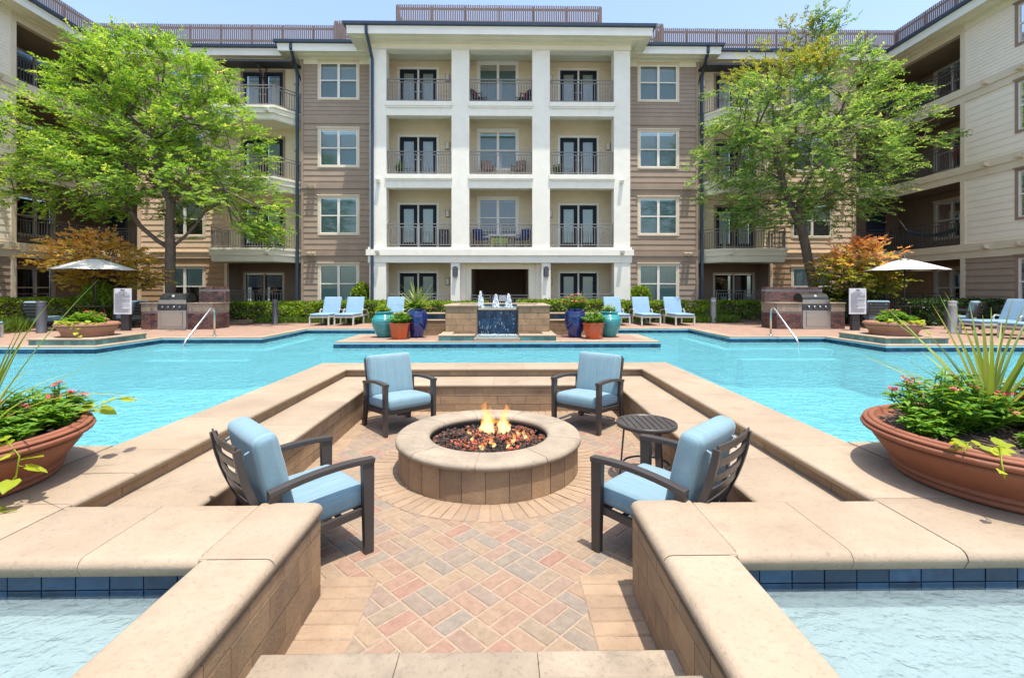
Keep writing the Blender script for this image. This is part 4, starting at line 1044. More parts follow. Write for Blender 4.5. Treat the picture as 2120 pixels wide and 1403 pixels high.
def bushlet(lm, sm, fm, c, rad, h, ns, leafL, flowers=.3, petal=.016, tmin=0):
    for s in range(ns):
        a = random.uniform(0, 6.283); q = math.sqrt(random.random()); top = Vector((c[0] + rad * q * math.cos(a), c[1] + rad * q * math.sin(a), c[2] + h * (1 - .55 * q * q) * random.uniform(.75, 1.1)))
        b = Vector((c[0] + .35 * rad * q * math.cos(a), c[1] + .35 * rad * q * math.sin(a), c[2])); mid = (b + top) / 2 + Vector((.15 * rad * math.cos(a), .15 * rad * math.sin(a), 0))
        pts = [b, (b * .4 + mid * .6), (mid + top) / 2, top]; sm.tube(pts, [.005, .0045, .004, .003], 5)
        k = 6; az = random.uniform(0, 6.283)
        for i in range(k):
            t = .22 + .78 * i / (k - 1); f = t * 3; j = min(2, int(f)); p = pts[j].lerp(pts[j + 1], f - j); az += 1.57
            for w in (0, math.pi):
                el = random.uniform(.1, .6); d = (math.cos(az + w) * math.cos(el), math.sin(az + w) * math.cos(el), math.sin(el)); LL = leafL * random.uniform(.6, 1.1) * (1 - .25 * (t > .9))
                oval_leaf(lm, p, d, (random.uniform(-.25, .25), random.uniform(-.25, .25), 1), LL, LL * .52, min(1, max(tmin, .25 + .5 * t + random.uniform(-.3, .3))))
        if random.random() < flowers:
            mi = 0 if random.random() < .6 else 1
            for q2 in range(random.randint(5, 9)):
                e = top + Vector((random.gauss(0, .018), random.gauss(0, .018), random.uniform(.012, .034))); sm.tube([top, e], .0015, 4)
                ax = Vector((random.uniform(-.6, .6), random.uniform(-.6, .6), 1)).normalized(); u = ax.orthogonal().normalized(); v = ax.cross(u); o = random.uniform(0, 6)
                for z in range(5):
                    an = o + z * 1.2566; d = u * math.cos(an) + v * math.sin(an); w = ax.cross(d)
                    fm.add([e, e + d * petal * .55 + w * petal * .3, e + d * petal * 1.1 + ax * petal * .15, e + d * petal * .55 - w * petal * .3], [(0, 1, 2, 3)], random.random(), mi)
def heart(mb, p, d, L, tint):
    p = Vector(p); d = Vector(d).normalized(); n = Vector((random.uniform(-.3, .3), random.uniform(-.6, -.2), 1)).normalized(); sd = d.cross(n).normalized(); up = sd.cross(d)
    O = [(0, 0, 0), (-.12, .28, .02), (.12, .48, .04), (.5, .42, .03), (.85, .16, -.02), (1, 0, -.12)]
    c = [p + d * (L * .35) - up * L * .04]; vs = [p + d * (L * a) + sd * (L * b) + up * (L * z) for a, b, z in O] + [p + d * (L * a) - sd * (L * b) + up * (L * z) for a, b, z in O[1:-1]]
    ring = [0, 1, 2, 3, 4, 5, 9, 8, 7, 6]; k = len(vs)
    mb.add(vs + c, [(k, ring[i], ring[(i + 1) % 10]) for i in range(10)], tint, 0, True)
def vine(lm, sm, pts, leafL, step=.07, tint=.5):
    sm.tube(pts, .004, 5)
    P = [Vector(p) for p in pts]
    for a, b in zip(P, P[1:]):
        n = max(1, int((b - a).length / step))
        for i in range(n):
            p = a.lerp(b, (i + random.random() * .6) / n); az = random.uniform(0, 6.283)
            d = Vector((math.cos(az), math.sin(az), random.uniform(-.5, .45))); e = p + d * .035; sm.tube([p, e], .002, 4)
            heart(lm, e, d, leafL * random.uniform(.55, 1.1), min(1, max(0, tint + random.uniform(-.4, .4))))
BOWL = [(.01, .0), (.575, .0), (.60, .012), (.606, .034), (.590, .042), (.590, .048), (.616, .055), (.618, .066), (.602, .074), (.606, .080), (.655, .14), (.705, .21), (.722, .245), (.706, .250), (.712, .258), (.748, .262), (.768, .272), (.774, .287), (.768, .298), (.748, .301), (.748, .306), (.760, .309), (.758, .320), (.742, .325), (.729, .322), (.729, .327), (.722, .335), (.700, .337), (.69, .326), (.68, .29), (.6, .28)]
def bowl(x, y, z, label, matname, seed, big=True, mirror=1):
    random.seed(seed)
    t = thing('planter_bowl', label, 'planter', (x, y, z), 0, 'wide terracotta bowls by the pool')
    m = MB(); m.lathe(BOWL, 96, cap=False); m.build('bowl', matname, t)
    m = MB(); n = 40; vs = []; 
    for i in range(13):
        for k in range(n):
            rr = .69 * i / 12; an = 2 * math.pi * k / n; vs.append((rr * math.cos(an), rr * math.sin(an), .285 + .03 * (1 - i / 12) + random.uniform(-.008, .010)))
    m.add(vs, [(i * n + k, i * n + (k + 1) % n, (i + 1) * n + (k + 1) % n, (i + 1) * n + k) for i in range(12) for k in range(n)], .5, 0, True)
    for k in range(260 if big else 30):
        rr = .66 * math.sqrt(random.random()); an = random.uniform(0, 6.283); a = random.uniform(0, 3.14); l = random.uniform(.01, .035); cx, cy = rr * math.cos(an), rr * math.sin(an)
        m.bar((cx - l * math.cos(a), cy - l * math.sin(a), .305 + random.uniform(0, .02)), (cx + l * math.cos(a), cy + l * math.sin(a), .31 + random.uniform(0, .02)), .012, .006)
    m.build('soil', 'mulch', t)
    return t
def fill_bowl(t, kind):
    lm, fm, ll = MB(), MB(), MB(); sm = lm; ls = ll
    if kind == 'right':
        bushlet(lm, sm, fm, (-.28, .14, .30), .32, .37, 62, .095, .2); bushlet(lm, sm, fm, (.02, .36, .30), .24, .30, 30, .09, .12)
        bushlet(lm, sm, fm, (.30, .10, .30), .28, .35, 50, .095, .2); bushlet(lm, sm, fm, (-.54, .0, .30), .15, .16, 26, .07, 0, tmin=.3)
        for p in ((-.17, -.30), (.04, -.42), (.22, -.40), (.33, -.30), (-.05, -.22), (.12, -.16)): bushlet(lm, sm, fm, (*p, .30), .08, .10, 8, .06, .05, tmin=.25)
        vine(ll, ls, [(-.50, -.22, .33), (-.60, -.32, .36), (-.68, -.38, .33)], .085, .035, .7); vine(ll, ls, [(-.45, -.3, .33), (-.52, -.42, .36), (-.60, -.50, .31), (-.615, -.53, .24)], .085, .04, .7)
        sp = (-.02, .12, .30)
    elif kind == 'left':
        for p, r_, h_, n_, fl_ in (((.28, .40), .26, .24, 46, .14), ((.50, .24), .15, .17, 22, .1), ((.10, .12), .2, .24, 28, .2), ((.42, .04), .10, .13, 14, .1), ((.56, -.06), .07, .09, 9, 0), ((.40, -.28), .07, .07, 8, 0), ((.18, -.22), .12, .16, 16, .2), ((-.25, .1), .3, .3, 36, .25)):
            bushlet(lm, sm, fm, (*p, .30), r_, h_, n_, .085, fl_, tmin=.2)
        vine(ll, ls, [(.48, .36, .33), (.58, .48, .38), (.66, .58, .42), (.74, .66, .42)], .105, .045, .75)
        vine(ll, ls, [(.50, -.12, .32), (.66, -.18, .36), (.775, -.22, .28), (.76, -.23, .14)], .10, .04, .6)
        vine(ll, ls, [(.46, -.2, .32), (.64, -.30, .35), (.74, -.36, .26), (.72, -.36, .10), (.76, -.34, .012), (.84, -.30, .012)], .075, .10, .5)
        vine(ll, ls, [(.40, -.34, .32), (.55, -.48, .36), (.60, -.54, .24)], .10, .07, .45)
        sp = (.20, .10, .30)
    else:
        for p, r_, h_, n_ in (((0, 0), .42, .34, 40), ((-.3, -.1), .28, .2, 22), ((.32, -.1), .28, .2, 22)): bushlet(lm, sm, fm, (*p, .30), r_, h_, n_, .13, .12, .03, tmin=.2)
        vine(ll, ls, [(-.6, -.25, .33), (-.3, -.62, .37), (.1, -.70, .36), (.5, -.45, .35), (.66, -.1, .34)], .13, .035, .6); vine(ll, ls, [(.2, -.6, .34), (.26, -.74, .33), (.33, -.76, .15), (.45, -.80, .02)], .12, .09, .6)
        sp = None
    lm.build('leafy_bedding', 'leaf_bush', t); fm.build('flower', ['petal_pink', 'petal_coral'], t)
    ll.build('trailing_vine', 'leaf_lime', t)
    if sp: spiky(t, 'spiky_leaves', sp, 46 if kind == 'right' else 38, .95 if kind == 'right' else 1.1, .028 if kind == 'right' else .016, 5 if kind == 'right' else 9, .85 if kind == 'right' else 1.05)
b1 = bowl(-3.372, 2.937, 0, 'large terracotta bowl with trailing lime vine at the left edge of the terrace', 'terracotta', 3); fill_bowl(b1, 'left')
b2 = bowl(3.372, 2.937, 0, 'large terracotta bowl with spiky plant and pink flowers at the right edge of the terrace', 'terracotta', 4); fill_bowl(b2, 'right')
b3 = bowl(-9.80, 11.42, .145, 'planted terracotta bowl on the stone plinth across the pool on the left', 'terracotta_pale', 5, False); fill_bowl(b3, 'far')
b4 = bowl(9.70, 11.42, .145, 'planted terracotta bowl on the stone plinth across the pool on the right', 'terracotta_pale', 6, False); fill_bowl(b4, 'far')
for q in (b3, b4): q.scale = (.79, .79, .95)
# ---- glazed pots on the fountain platform
def pot(kind, x, y, label, seed):
    random.seed(seed); t = thing('glazed_pot', label, 'plant pot', (x, y, .0), 0, 'glazed pots beside the fountain')
    m = MB()
    if kind == 'turquoise':
        pr = [(.01, 0), (.15, 0), (.16, .01)]
        H = .60; NR = 15
        for i in range(NR * 6 + 1):
            q = i / (NR * 6); base = .16 + .155 * math.sin(min(1, q / .74) * math.pi / 2) ** .9 - (.10 * max(0, (q - .74) / .26) ** 1.4)
            pr.append((base + (.011 * abs(math.sin(math.pi * q * NR)) if q < .93 else 0), .012 + H * q))
        pr += [(.235, .63), (.25, .645), (.25, .665), (.235, .67), (.20, .66), (.19, .58), (.01, .57)]
        m.lathe(pr, 56, cap=False); m.build('vessel', 'turquoise_glaze', t); top = .58
    elif kind == 'blue':
        pr = [(.01, 0), (.15, 0), (.165, .02)] + [(.165 + .115 * math.sin(math.pi * (q * .5)) ** 1.0 if q <= 1 else 0, .02 + .52 * q) for q in [i / 14 for i in range(1, 15)]] + [(.275, .60), (.255, .665), (.215, .715), (.19, .735), (.20, .755), (.19, .765), (.165, .755), (.16, .68), (.01, .67)]
        m.lathe(pr, 56, cap=False, wob=lambda a, z: 1 + .008 * math.cos(16 * a) * (z > .1)); m.build('vessel', 'blue_glaze', t); top = .70
    else:
        N = 8 if x > 0 else 4
        a0 = R(22.5) if N == 8 else R(45); N = 6; a0 = R(0) if x > 0 else R(30)
        for pr, mi in (([(.20, 0), (.275, .37), (.295, .375), (.297, .405), (.268, .405), (.255, .34), (.01, .34)], 0),):
            vs = []
            for r_, z in pr:
                for k in range(N): vs.append((r_ * math.cos(a0 + 2 * math.pi * k / N), r_ * math.sin(a0 + 2 * math.pi * k / N), z))
            m.add(vs, [(i * N + k, i * N + (k + 1) % N, (i + 1) * N + (k + 1) % N, (i + 1) * N + k) for i in range(len(pr) - 1) for k in range(N)], .5, 0)
        m.build('vessel', 'orange_glaze', t, bevel=.006); top = .36
    lm, fm = MB(), MB(); sm = lm
    if kind == 'turquoise': bushlet(lm, sm, fm, (0, 0, top), .20, .30, 34, .085, 0)
    elif kind == 'blue': bushlet(lm, sm, fm, (0, 0, top), *((.28, .26) if x < 0 else (.34, .42)), 60, .10, 0 if x < 0 else .5, .03)
    else: bushlet(lm, sm, fm, (0, 0, top), .30, .34, 60, .09, 0)
    lm.build('foliage', 'leaf_bush' if kind != 'turquoise' else 'leaf_hedge', t)
    if fm.v: fm.build('flower', ['petal_coral', 'petal_coral'], t)
    if kind == 'blue': spiky(t, 'spiky_leaves', (0, 0, top), 50 if x < 0 else 18, 0.85 if x < 0 else .7, .045 if x < 0 else .02, seed, 1.2, 'leaf_blade', .5)
    m = MB(); m.lathe([(.001, top - .04), (.19, top - .05)], 20, cap=False); m.build('soil', 'mulch', t)
pot('turquoise', -3.02, 12.5, 'ribbed turquoise pot left of the fountain, beside an orange pot', 21); pot('blue', -2.15, 12.42, 'tall cobalt blue pot with spiky plant left of the fountain', 22); pot('orange', -2.50, 12.02, 'orange pot standing in front of the pots left of the fountain', 23)
pot('blue', 2.02, 12.42, 'tall cobalt blue pot with coral flowers right of the fountain', 24); pot('orange', 2.44, 12.02, 'faceted orange pot standing in front of the pots right of the fountain', 25); pot('turquoise', 2.94, 12.5, 'ribbed turquoise pot right of the fountain, beside an orange pot', 26)
random.seed(99)
# ---------------------------------------------------------------- fountain
F_ = thing('fountain', 'stone fountain with blue tiled spillway at the centre of the pool edge', 'fountain', (0, 0, 0))
for x0, x1 in ((-1.40, -.55), (.50, 1.35)):
    m = MB(); m.box(x0 + .02, x1 - .02, 12.32, 14.2, -.01, .79, .5, 1)
    zs = [0, .16, .32, .48, .64, .79]
    tile_wall(m, (x0 + .02, 12.32), (x1 - .02, 12.32), zs, .36, (0, -1), .006, .012, jitter=.1)
    for xx, n in ((x0 + .02, (-1, 0)), (x1 - .02, (1, 0))): tile_wall(m, (xx, 12.32), (xx, 14.2), zs, .36, n, .006, .012, jitter=.1)
    m.build('pier', ['stone_tile', 'mortar'], F_)
    m = MB(); coping(m, [(x0 - .02, 12.27), (x1 + .01, 12.27)], .38, .85, .06, .5, False, .02, .02, .005); m.build('pier_cap', 'sandstone', F_)
m = MB(); coping(m, [(-1.42, 14.25), (-1.42, 12.66)], .3, .849, .06, .6, False, .02, .02, .005); coping(m, [(1.37, 12.66), (1.37, 14.25)], .3, .849, .06, .6, False, .02, .02, .005); coping(m, [(-1.13, 13.95), (1.08, 13.95)], .3, .851, .06, .6, False, .02, .02, .005)
m.build('basin_rim', 'sandstone', F_)
m = MB(); m.box(-.54, .49, 12.60, 14.0, .0, .60, .5, 1); tile_wall(m, (-.545, 12.46), (.495, 12.46), [-.0 + .1 * k for k in range(8)], .1, (0, -1), .004, .008, False); m.box(-.545, .495, 12.47, 12.6, 0, .70, .5, 1); m.build('spillway_face', ['pool_tile', 'grout'], F_)
m = MB(); coping(m, [(-.545, 12.41), (.495, 12.41)], .24, .745, .045, .55, False, .02, .01, .005); m.build('spillway_lip', 'sandstone_weathered', F_)
m = MB(); tile_wall(m, (-.54, 13.94), (.49, 13.94), [.55, .65, .75, .80], .1, (0, -1), .004, .006, False); m.box(-1.1, 1.05, 13.94, 14.2, 0, .79, .5, 1); m.build('basin_back', ['pool_tile', 'grout'], F_)
m = MB()
n1, n2 = 24, 28; vs = []
for j in range(n2 + 1):
    for i in range(n1 + 1):
        x = -.54 + 1.03 * i / n1; y = 12.44 + 1.48 * j / n2; vs.append((x, y, .758 + random.gauss(0, .006)))
m.add(vs, [(j * (n1 + 1) + i, j * (n1 + 1) + i + 1, (j + 1) * (n1 + 1) + i + 1, (j + 1) * (n1 + 1) + i) for j in range(n2) for i in range(n1)], .5, 0, True); m.build('basin_water', 'shallow_water', F_)
# falling sheet of water: broken runnels on the tiles
m = MB()
for k in range(45):
    x = random.uniform(-.52, .47); z = random.uniform(.06, .70); l = random.uniform(.015, .10); y = 12.442
    m.tube([(x, y, z), (x + random.uniform(-.02, .02), y - .004, z - l * .5), (x + random.uniform(-.03, .03), y, max(.01, z - l))], random.uniform(.0012, .003), 5)
struct(m.build('water_runnel', 'foam', F_), 'stuff')
for x0, x1 in ((-1.45, -.57), (.52, 1.42)):
    m = MB(); o = x0 if x0 < 0 else x1; i = x1 if x0 < 0 else x0; s = -1 if x0 < 0 else 1
    coping(m, [(x0, 11.42), (x1, 11.42)], .30, .15, .045, .6, False, .016, .01, .006); coping(m, [(o, 11.724), (o, 12.75)], .30, .1502, .045, .6, False, .016, .016, .006, side=s * -1 if False else (1 if s > 0 else -1))
    m.build('step_cap', 'sandstone', F_)
    m = MB(); tile_wall(m, (x0 + .015, 11.45), (x1 - .015, 11.45), [-.001, .105], .3, (0, -1), .005, .008, False); tile_wall(m, (o - s * .015, 11.45), (o - s * .015, 12.7), [-.001, .105], .3, (s, 0), .005, .008, False); m.box(x0 + .03, x1 - .03, 11.46, 11.70, 0, .104, .5, 1); m.build('step_face', ['teal_tile', 'grout'], F_)
m = MB(); m.box(-.565, .515, 11.40, 11.7, .0, .055, .5); m.build('lower_lip', 'sandstone_weathered', F_)
m = MB(); vs = []; n1, n2 = 26, 22
for j in range(n2 + 1):
    for i in range(n1 + 1): vs.append((-1.13 + 2.22 * i / n1 if False else -.56 + 1.07 * i / n1, 11.41 + 1.03 * j / n2, .066 + random.gauss(0, .006)))
m.add(vs, [(j * (n1 + 1) + i, j * (n1 + 1) + i + 1, (j + 1) * (n1 + 1) + i + 1, (j + 1) * (n1 + 1) + i) for j in range(n2) for i in range(n1)], .5, 0, True)
m.build('lower_water', 'shallow_water', F_)
m = MB()
for k in range(260):
    x = random.uniform(-.55, .5); y = 12.44 - abs(random.gauss(0, .10)); m.lathe([(.001, 0), (random.uniform(.008, .02), .004), (.001, .014)], 6, (x, y, .062))
struct(m.build('splash_foam', 'foam', F_), 'stuff')
for s in (-1, 1):
    m = MB(); a, b = sorted((s * 1.39, s * 3.05)); zs = [0, .13, .26, .375]
    m.box(a, b, 13.0, 13.9, 0, .37, .5, 1); tile_wall(m, (a, 13.0), (b, 13.0), zs, .38, (0, -1), .006, .012, jitter=.1); tile_wall(m, (s * 3.05, 13.0), (s * 3.05, 13.9), zs, .38, (s, 0), .006, .012); m.build('side_wall', ['stone_tile', 'mortar'], F_)
    m = MB(); coping(m, [(a, 12.97), (b, 12.97)], .30, .42, .045, .6, False, .016, .01, .006); coping(m, [(a, 13.20), (b, 13.20)], .34, .60, .045, .6, False, .016, .016, .006); m.build('side_wall_cap', 'sandstone', F_)
    m = MB(); m.box(a, b, 13.25, 13.9, .37, .56, .5, 1); tile_wall(m, (a, 13.24), (b, 13.24), [.42, .56], .15, (0, -1), .005, .008, False); m.build('tile_band', ['pool_tile', 'grout'], F_)
for i, (x, h) in enumerate(((-.50, .44), (-.08, .36), (.27, .37))):
    t = MB(); random.seed(40 + i)
    for q in range(420):
        z = h * random.random() ** 1.35; rr = .095 * (1 - z / h) ** .7 + .012; a = random.uniform(0, 6.283); r_ = rr * math.sqrt(random.random()); s_ = random.uniform(.005, .015) * (1.15 - .5 * z / h)
        t.lathe([(.0005, -s_ * 1.9), (s_ * .8, -s_ * .8), (s_, 0), (s_ * .6, s_ * 1.2), (.0005, s_ * 2.1)], 6, (x + r_ * math.cos(a), 12.95 + r_ * math.sin(a), .76 + z), cap=False)
    for q in range(40):
        z = h * random.uniform(.2, 1.05); a = random.uniform(0, 6.283); rr = .12 * (1.1 - z / h) + random.uniform(0, .05); t.lathe([(.0005, -.006), (.004, 0), (.0005, .006)], 5, (x + rr * math.cos(a), 12.95 + rr * math.sin(a), .76 + z), cap=False)
    tag(t.build('water_jet', 'foam'), ('tallest white bubbling water jet, leftmost on the fountain', 'short white water jet in the middle of the fountain', 'white water jet at the right end of the fountain')[i], 'water jet', 'bubbling jets on the fountain')
random.seed(5)
# ---------------------------------------------------------------- sun loungers
def make_lounger(label, loc, rotz, group):
    t = thing('sun_lounger', label, 'sun lounger', loc, rotz, group)
    f = MB()
    for x in (-1, 1): f.bar((x * .32, .02, .30), (x * .32, 1.95, .30), .035, .07)
    for y in (.03, .7, 1.3, 1.93): f.bar((-.31, y, .30), (.31, y, .30), .035, .055)
    f.build('frame', 'white_frame', t, bevel=.004)
    for x in (-1, 1):
        for y in (.05, 1.25):
            l = MB(); l.bar((x * .325, y, .33), (x * .325, y, 0), .05, .055, up=(0, 1, 0)); l.build('leg', 'white_frame', t, bevel=.004)
        a = MB(); a.path([(x * .345, 1.02, .28), (x * .345, 1.02, .50), (x * .345, 1.10, .53), (x * .345, 1.55, .50), (x * .345, 1.78, .33), (x * .345, 1.86, 0)], .045, .045, up=(0, 1, .3)); a.build('armrest', 'white_frame', t)
    cushion('seat_pad', .64, 1.16, .07, t, .03, 'lounger_fabric', Matrix.Translation((0, .57, .375)), .01)
    an = R(66); c = Matrix.Translation((0, 1.15 + .33 * math.cos(an), .37 + .33 * math.sin(an))) @ Matrix.Rotation(an, 4, 'X')
    cushion('back_pad', .64, .68, .065, t, .03, 'lounger_fabric', c, .01)
    b = MB(); 
    for x in (-1, 1): b.bar((x * .28, 1.2, .33), (x * .28, 1.2 + .66 * math.cos(an) + .02, .33 + .64 * math.sin(an)), .035, .035)
    b.bar((-.28, 1.40, .72), (.28, 1.40, .72), .03, .03); b.bar((0, 1.42, .7), (0, 1.8, .3), .03, .03); b.build('back_frame', 'white_frame', t)
    return t
GL = 'light blue sun loungers along the pool'
lg = make_lounger('light blue sun lounger furthest left of the pair left of the turquoise pot', (-6.33, 16.55, 0), 0, GL)
for x, y, lb in ((-5.47, 16.55, 'light blue sun lounger beside the turquoise pot, right one of the left pair'), (-3.92, 16.4, 'light blue sun lounger half hidden behind the turquoise and blue pots on the left'),
                 (4.22, 16.4, 'light blue sun lounger half hidden behind the right turquoise pot'), (5.30, 16.4, 'sunlit light blue lounger between the two other loungers right of the fountain'), (6.50, 16.4, 'light blue sun lounger dappled by tree shade, furthest right of the back row')):
    dup(lg, (x, y, 0), 0, lb, GL)
dup(lg, (13.05, 12.85, 0), R(-90), 'light blue lounger at the right edge beside the grey bollard', GL)
dup(lg, (13.05, 11.8, 0), R(-90), 'light blue lounger at the right edge, the nearer one to the pool', GL)
dup(lg, (-13.05, 12.3, 0), R(90), 'light blue lounger cut off by the left edge of the photo', GL)
# ---------------------------------------------------------------- umbrellas with a table each
def umbrella(x, y, label, rot):
    t = thing('patio_umbrella', label, 'umbrella', (x, y, 0), rot, 'market umbrellas over the patio tables')
    m = MB(); N = 8; Rr = 1.17; vs = [(0, 0, 2.30)]; K = 6; sub = 6
    for i in range(1, K + 1):
        q = i / K
        for k in range(N * sub):
            a = 2 * math.pi * k / (N * sub); fk = (k % sub) / sub; sag = math.sin(math.pi * fk)
            r_ = Rr * q * (1 - .075 * sag); z = 2.30 - .40 * (q ** 1.1) - .012 * sag * q; vs.append((r_ * math.cos(a), r_ * math.sin(a), z))
    n = N * sub; fs = [(0, 1 + k, 1 + (k + 1) % n) for k in range(n)]
    for i in range(K - 1): fs += [(1 + i * n + k, 1 + i * n + (k + 1) % n, 1 + (i + 1) * n + (k + 1) % n, 1 + (i + 1) * n + k) for k in range(n)]
    m.add(vs, fs, .5, 0, True); m.build('canopy', 'umbrella_cloth', t)
    m = MB(); m.lathe([(.001, 2.37), (.02, 2.36), (.025, 2.33), (.015, 2.29)], 12, cap=False); m.build('finial', 'dark_post', t)
    m = MB(); m.tube([(0, 0, 0), (0, 0, 2.38)], .022, 12); m.build('pole', 'dark_post', t)
    for k in range(N):
        a = 2 * math.pi * k / N; m = MB(); m.bar((.03 * math.cos(a), .03 * math.sin(a), 2.24), (1.14 * math.cos(a), 1.14 * math.sin(a), 1.87), .018, .02); m.bar((.03 * math.cos(a), .03 * math.sin(a), 1.85), (.6 * math.cos(a), .6 * math.sin(a), 2.05), .012, .015); m.build('rib', 'dark_post', t)
    m = MB(); m.lathe([(.001, 0), (.25, 0), (.25, .05), (.05, .09), (.03, .25)], 24, cap=False); m.build('base', 'dark_post', t)
    d = thing('patio_table', 'round dark patio table under the %s umbrella' % ('left' if x < 0 else 'right'), 'table', (x, y, 0), 0, 'patio tables under the umbrellas')
    m = MB(); m.lathe([(.03, .70), (.5, .70), (.51, .715), (.5, .73), (.03, .73)], 32, cap=False); m.build('tabletop', 'chair_metal', d)
    for k in range(3):
        a = 2.1 * k + .4; m = MB(); m.bar((.2 * math.cos(a), .2 * math.sin(a), .70), (.36 * math.cos(a), .36 * math.sin(a), 0), .03, .03); m.build('leg', 'chair_metal', d)
umbrella(-13.2, 15.6, 'off white patio umbrella in dappled shade on the left', .2); umbrella(13.5, 15.5, 'off white patio umbrella in full sun on the right', .05)
# ---------------------------------------------------------------- grill islands
def grill_island(s, xl, xr, xg, yf, yb, label, glabel, bx):
    t = thing('brick_counter', label, 'counter', (0, 0, 0), 0, 'brick grill counters')
    zs = [.0 + .072 * k for k in range(8)]
    m = MB(); a, b = xl, xr
    m.box(a + .01, b - .01, yf + .01, yb, 0, .56, .5, 1)
    for seg in ((a, xg - .47), (xg + .47, b)): tile_wall(m, (seg[0], yf + .01), (seg[1], yf + .01), zs, .21, (0, -1), .010, .012)
    for xx, n in ((a + .01, (-1, 0)), (b - .01, (1, 0))): tile_wall(m, (xx, yf), (xx, yb), zs, .21, n, .010, .012)
    m.build('brick_base', ['bbq_brick', 'brick_mortar'], t)
    m = MB()
    for seg in ((a, xg - .47), (xg + .47, b)): tile_wall(m, (seg[0] - .0, yf + .004), (seg[1], yf + .004), [.56, .80], .14, (0, -1), .004, .012, False)
    m.box(a, b, yf + .005, yb, .565, .80, .5, 0); m.build('stone_band', ['sandstone_weathered', 'mortar'], t)
    for seg in ((a - .03, xg - .44), (xg + .44, b + .03)): m = MB(); m.box(seg[0], seg[1], yf - .03, yb, .802, .84); m.build('countertop', 'sandstone_weathered', t, bevel=.01)
    m = MB(); c, d = bx; tile_wall(m, (c, yb - .25), (d, yb - .25), [.84 + .072 * k for k in range(6)], .21, (0, -1), .010, .012); m.box(c + .002, d - .002, yb - .249, yb - .002, .842, 1.27, .5, 1)
    for k in range(int((d - c) / .075)): m.box(c + .075 * k + .004, c + .075 * k + .071, yb - .27, yb + .01, 1.275, 1.345, random.random())
    for xx, n in ((c, (-1, 0)), (d, (1, 0))): tile_wall(m, (xx, yb - .25), (xx, yb), [.84 + .072 * k for k in range(6)], .21, n, .010, .012)
    m.build('brick_splashback', ['bbq_brick', 'brick_mortar'], t)
    g = thing('gas_grill', glabel, 'grill', (xg, yf, 0), 0, 'stainless gas grills')
    m = MB(); m.box(-.45, .45, -.03, .5, .06, .60); m.box(-.45, .45, -.05, .5, .0, .06); m.build('cabinet', 'steel', g, bevel=.008)
    m = MB(); m.box(-.34, .34, -.052, -.03, .09, .57); d_ = m.build('cabinet_door', 'steel', g, bevel=.01)
    m = MB(); m.bar((-.30, -.085, .53), (.30, -.085, .53), .02, .02)
    for x in (-.28, .28): m.bar((x, -.085, .53), (x, -.05, .53), .016, .016)
    m.build('handle', 'steel', d_)
    m = MB(); m.hexa([(-.44, -.06, .62), (.44, -.06, .62), (.44, .1, .62), (-.44, .1, .62), (-.44, -.01, .80), (.44, -.01, .80), (.44, .1, .80), (-.44, .1, .80)]); cp = m.build('control_panel', 'dark_steel', g)
    for k in range(4):
        m = MB(); x = -.27 + .18 * k; m.tube([(x, -.035, .71), (x, -.085, .70)], .032, 14); m.build('knob', 'steel', cp)
    m = MB(); vs = []; n = 10
    for i in range(n + 1):
        a_ = R(0 + 168 * i / n); y = .27 - .27 * math.cos(a_); z = .82 + .32 * math.sin(a_) ** .8
        vs += [(-.42, y, z), (.42, y, z)]
    fs = [(2 * i, 2 * i + 1, 2 * i + 3, 2 * i + 2) for i in range(n)] + [tuple(range(0, 2 * n + 2, 2)), tuple(range(1, 2 * n + 2, 2))[::-1]]
    m.add(vs, fs, .5, 0, False); hd = m.build('hood', 'dark_steel', g); m = MB(); m.box(-.43, .43, -.02, .03, .80, .93); m.build('hood_front', 'steel', hd, bevel=.006)
    m = MB(); m.bar((-.36, -.07, .88), (.36, -.07, .88), .022, .022); 
    for x in (-.34, .34): m.bar((x, -.07, .88), (x, 0, .88), .02, .02)
    m.build('hood_handle', 'steel', hd)
    m = MB(); m.tube([(0, .06, 1.04), (0, .03, 1.045)], .04, 16); m.build('thermometer', 'sign_white', hd)
grill_island(-1, -11.35, -9.1, -10.37, 15.1, 16.0, 'dark brick grill counter with stone top beneath the left tree', 'stainless gas grill built into the left brick counter', (-9.95, -9.1))
grill_island(1, 8.85, 11.05, 10.12, 14.9, 15.8, 'dark brick grill counter with stone top beneath the right tree', 'stainless gas grill built into the right brick counter', (8.85, 10.75))
# ---------------------------------------------------------------- signs, bollards, handrails
def notice(x, y, label, px):
    t = thing('notice_sign', label, 'sign', (x, y, 0), 0, 'notice boards by the grills')
    m = MB(); m.box(px - .12, px + .12, .0, .12, 0, 1.2); m.build('post', 'dark_post', t, bevel=.01)
    m = MB(); m.box(-.265, .265, -.04, -.015, .50, 1.29); p = m.build('board', 'sign_white', t, bevel=.006)
    m = MB(); m.box(-.065, .065, -.045, -.0405, 1.215, 1.245); m.box(-.045, .045, -.045, -.0405, 1.25, 1.262)
    random.seed(8); m.box(-.14, .14, -.045, -.0405, 1.165, 1.18)
    z = 1.13
    while z > .56:
        L = random.choice((.42, .44, .40, .30, .43, .2)); 
        x0 = -.22; 
        while x0 < -.22 + L:
            w = random.uniform(.015, .05); m.box(x0, min(x0 + w, .225), -.045, -.0405, z, z + .010); x0 += w + .010
        z -= .0245
    m.build('lettering', 'sign_ink', p)
notice(-11.5, 14.6, 'white notice board of small print on a dark post beside the left grill counter', .03); notice(11.02, 14.35, 'white notice board of small print on a dark post beside the right grill counter', -.02)
random.seed(31)
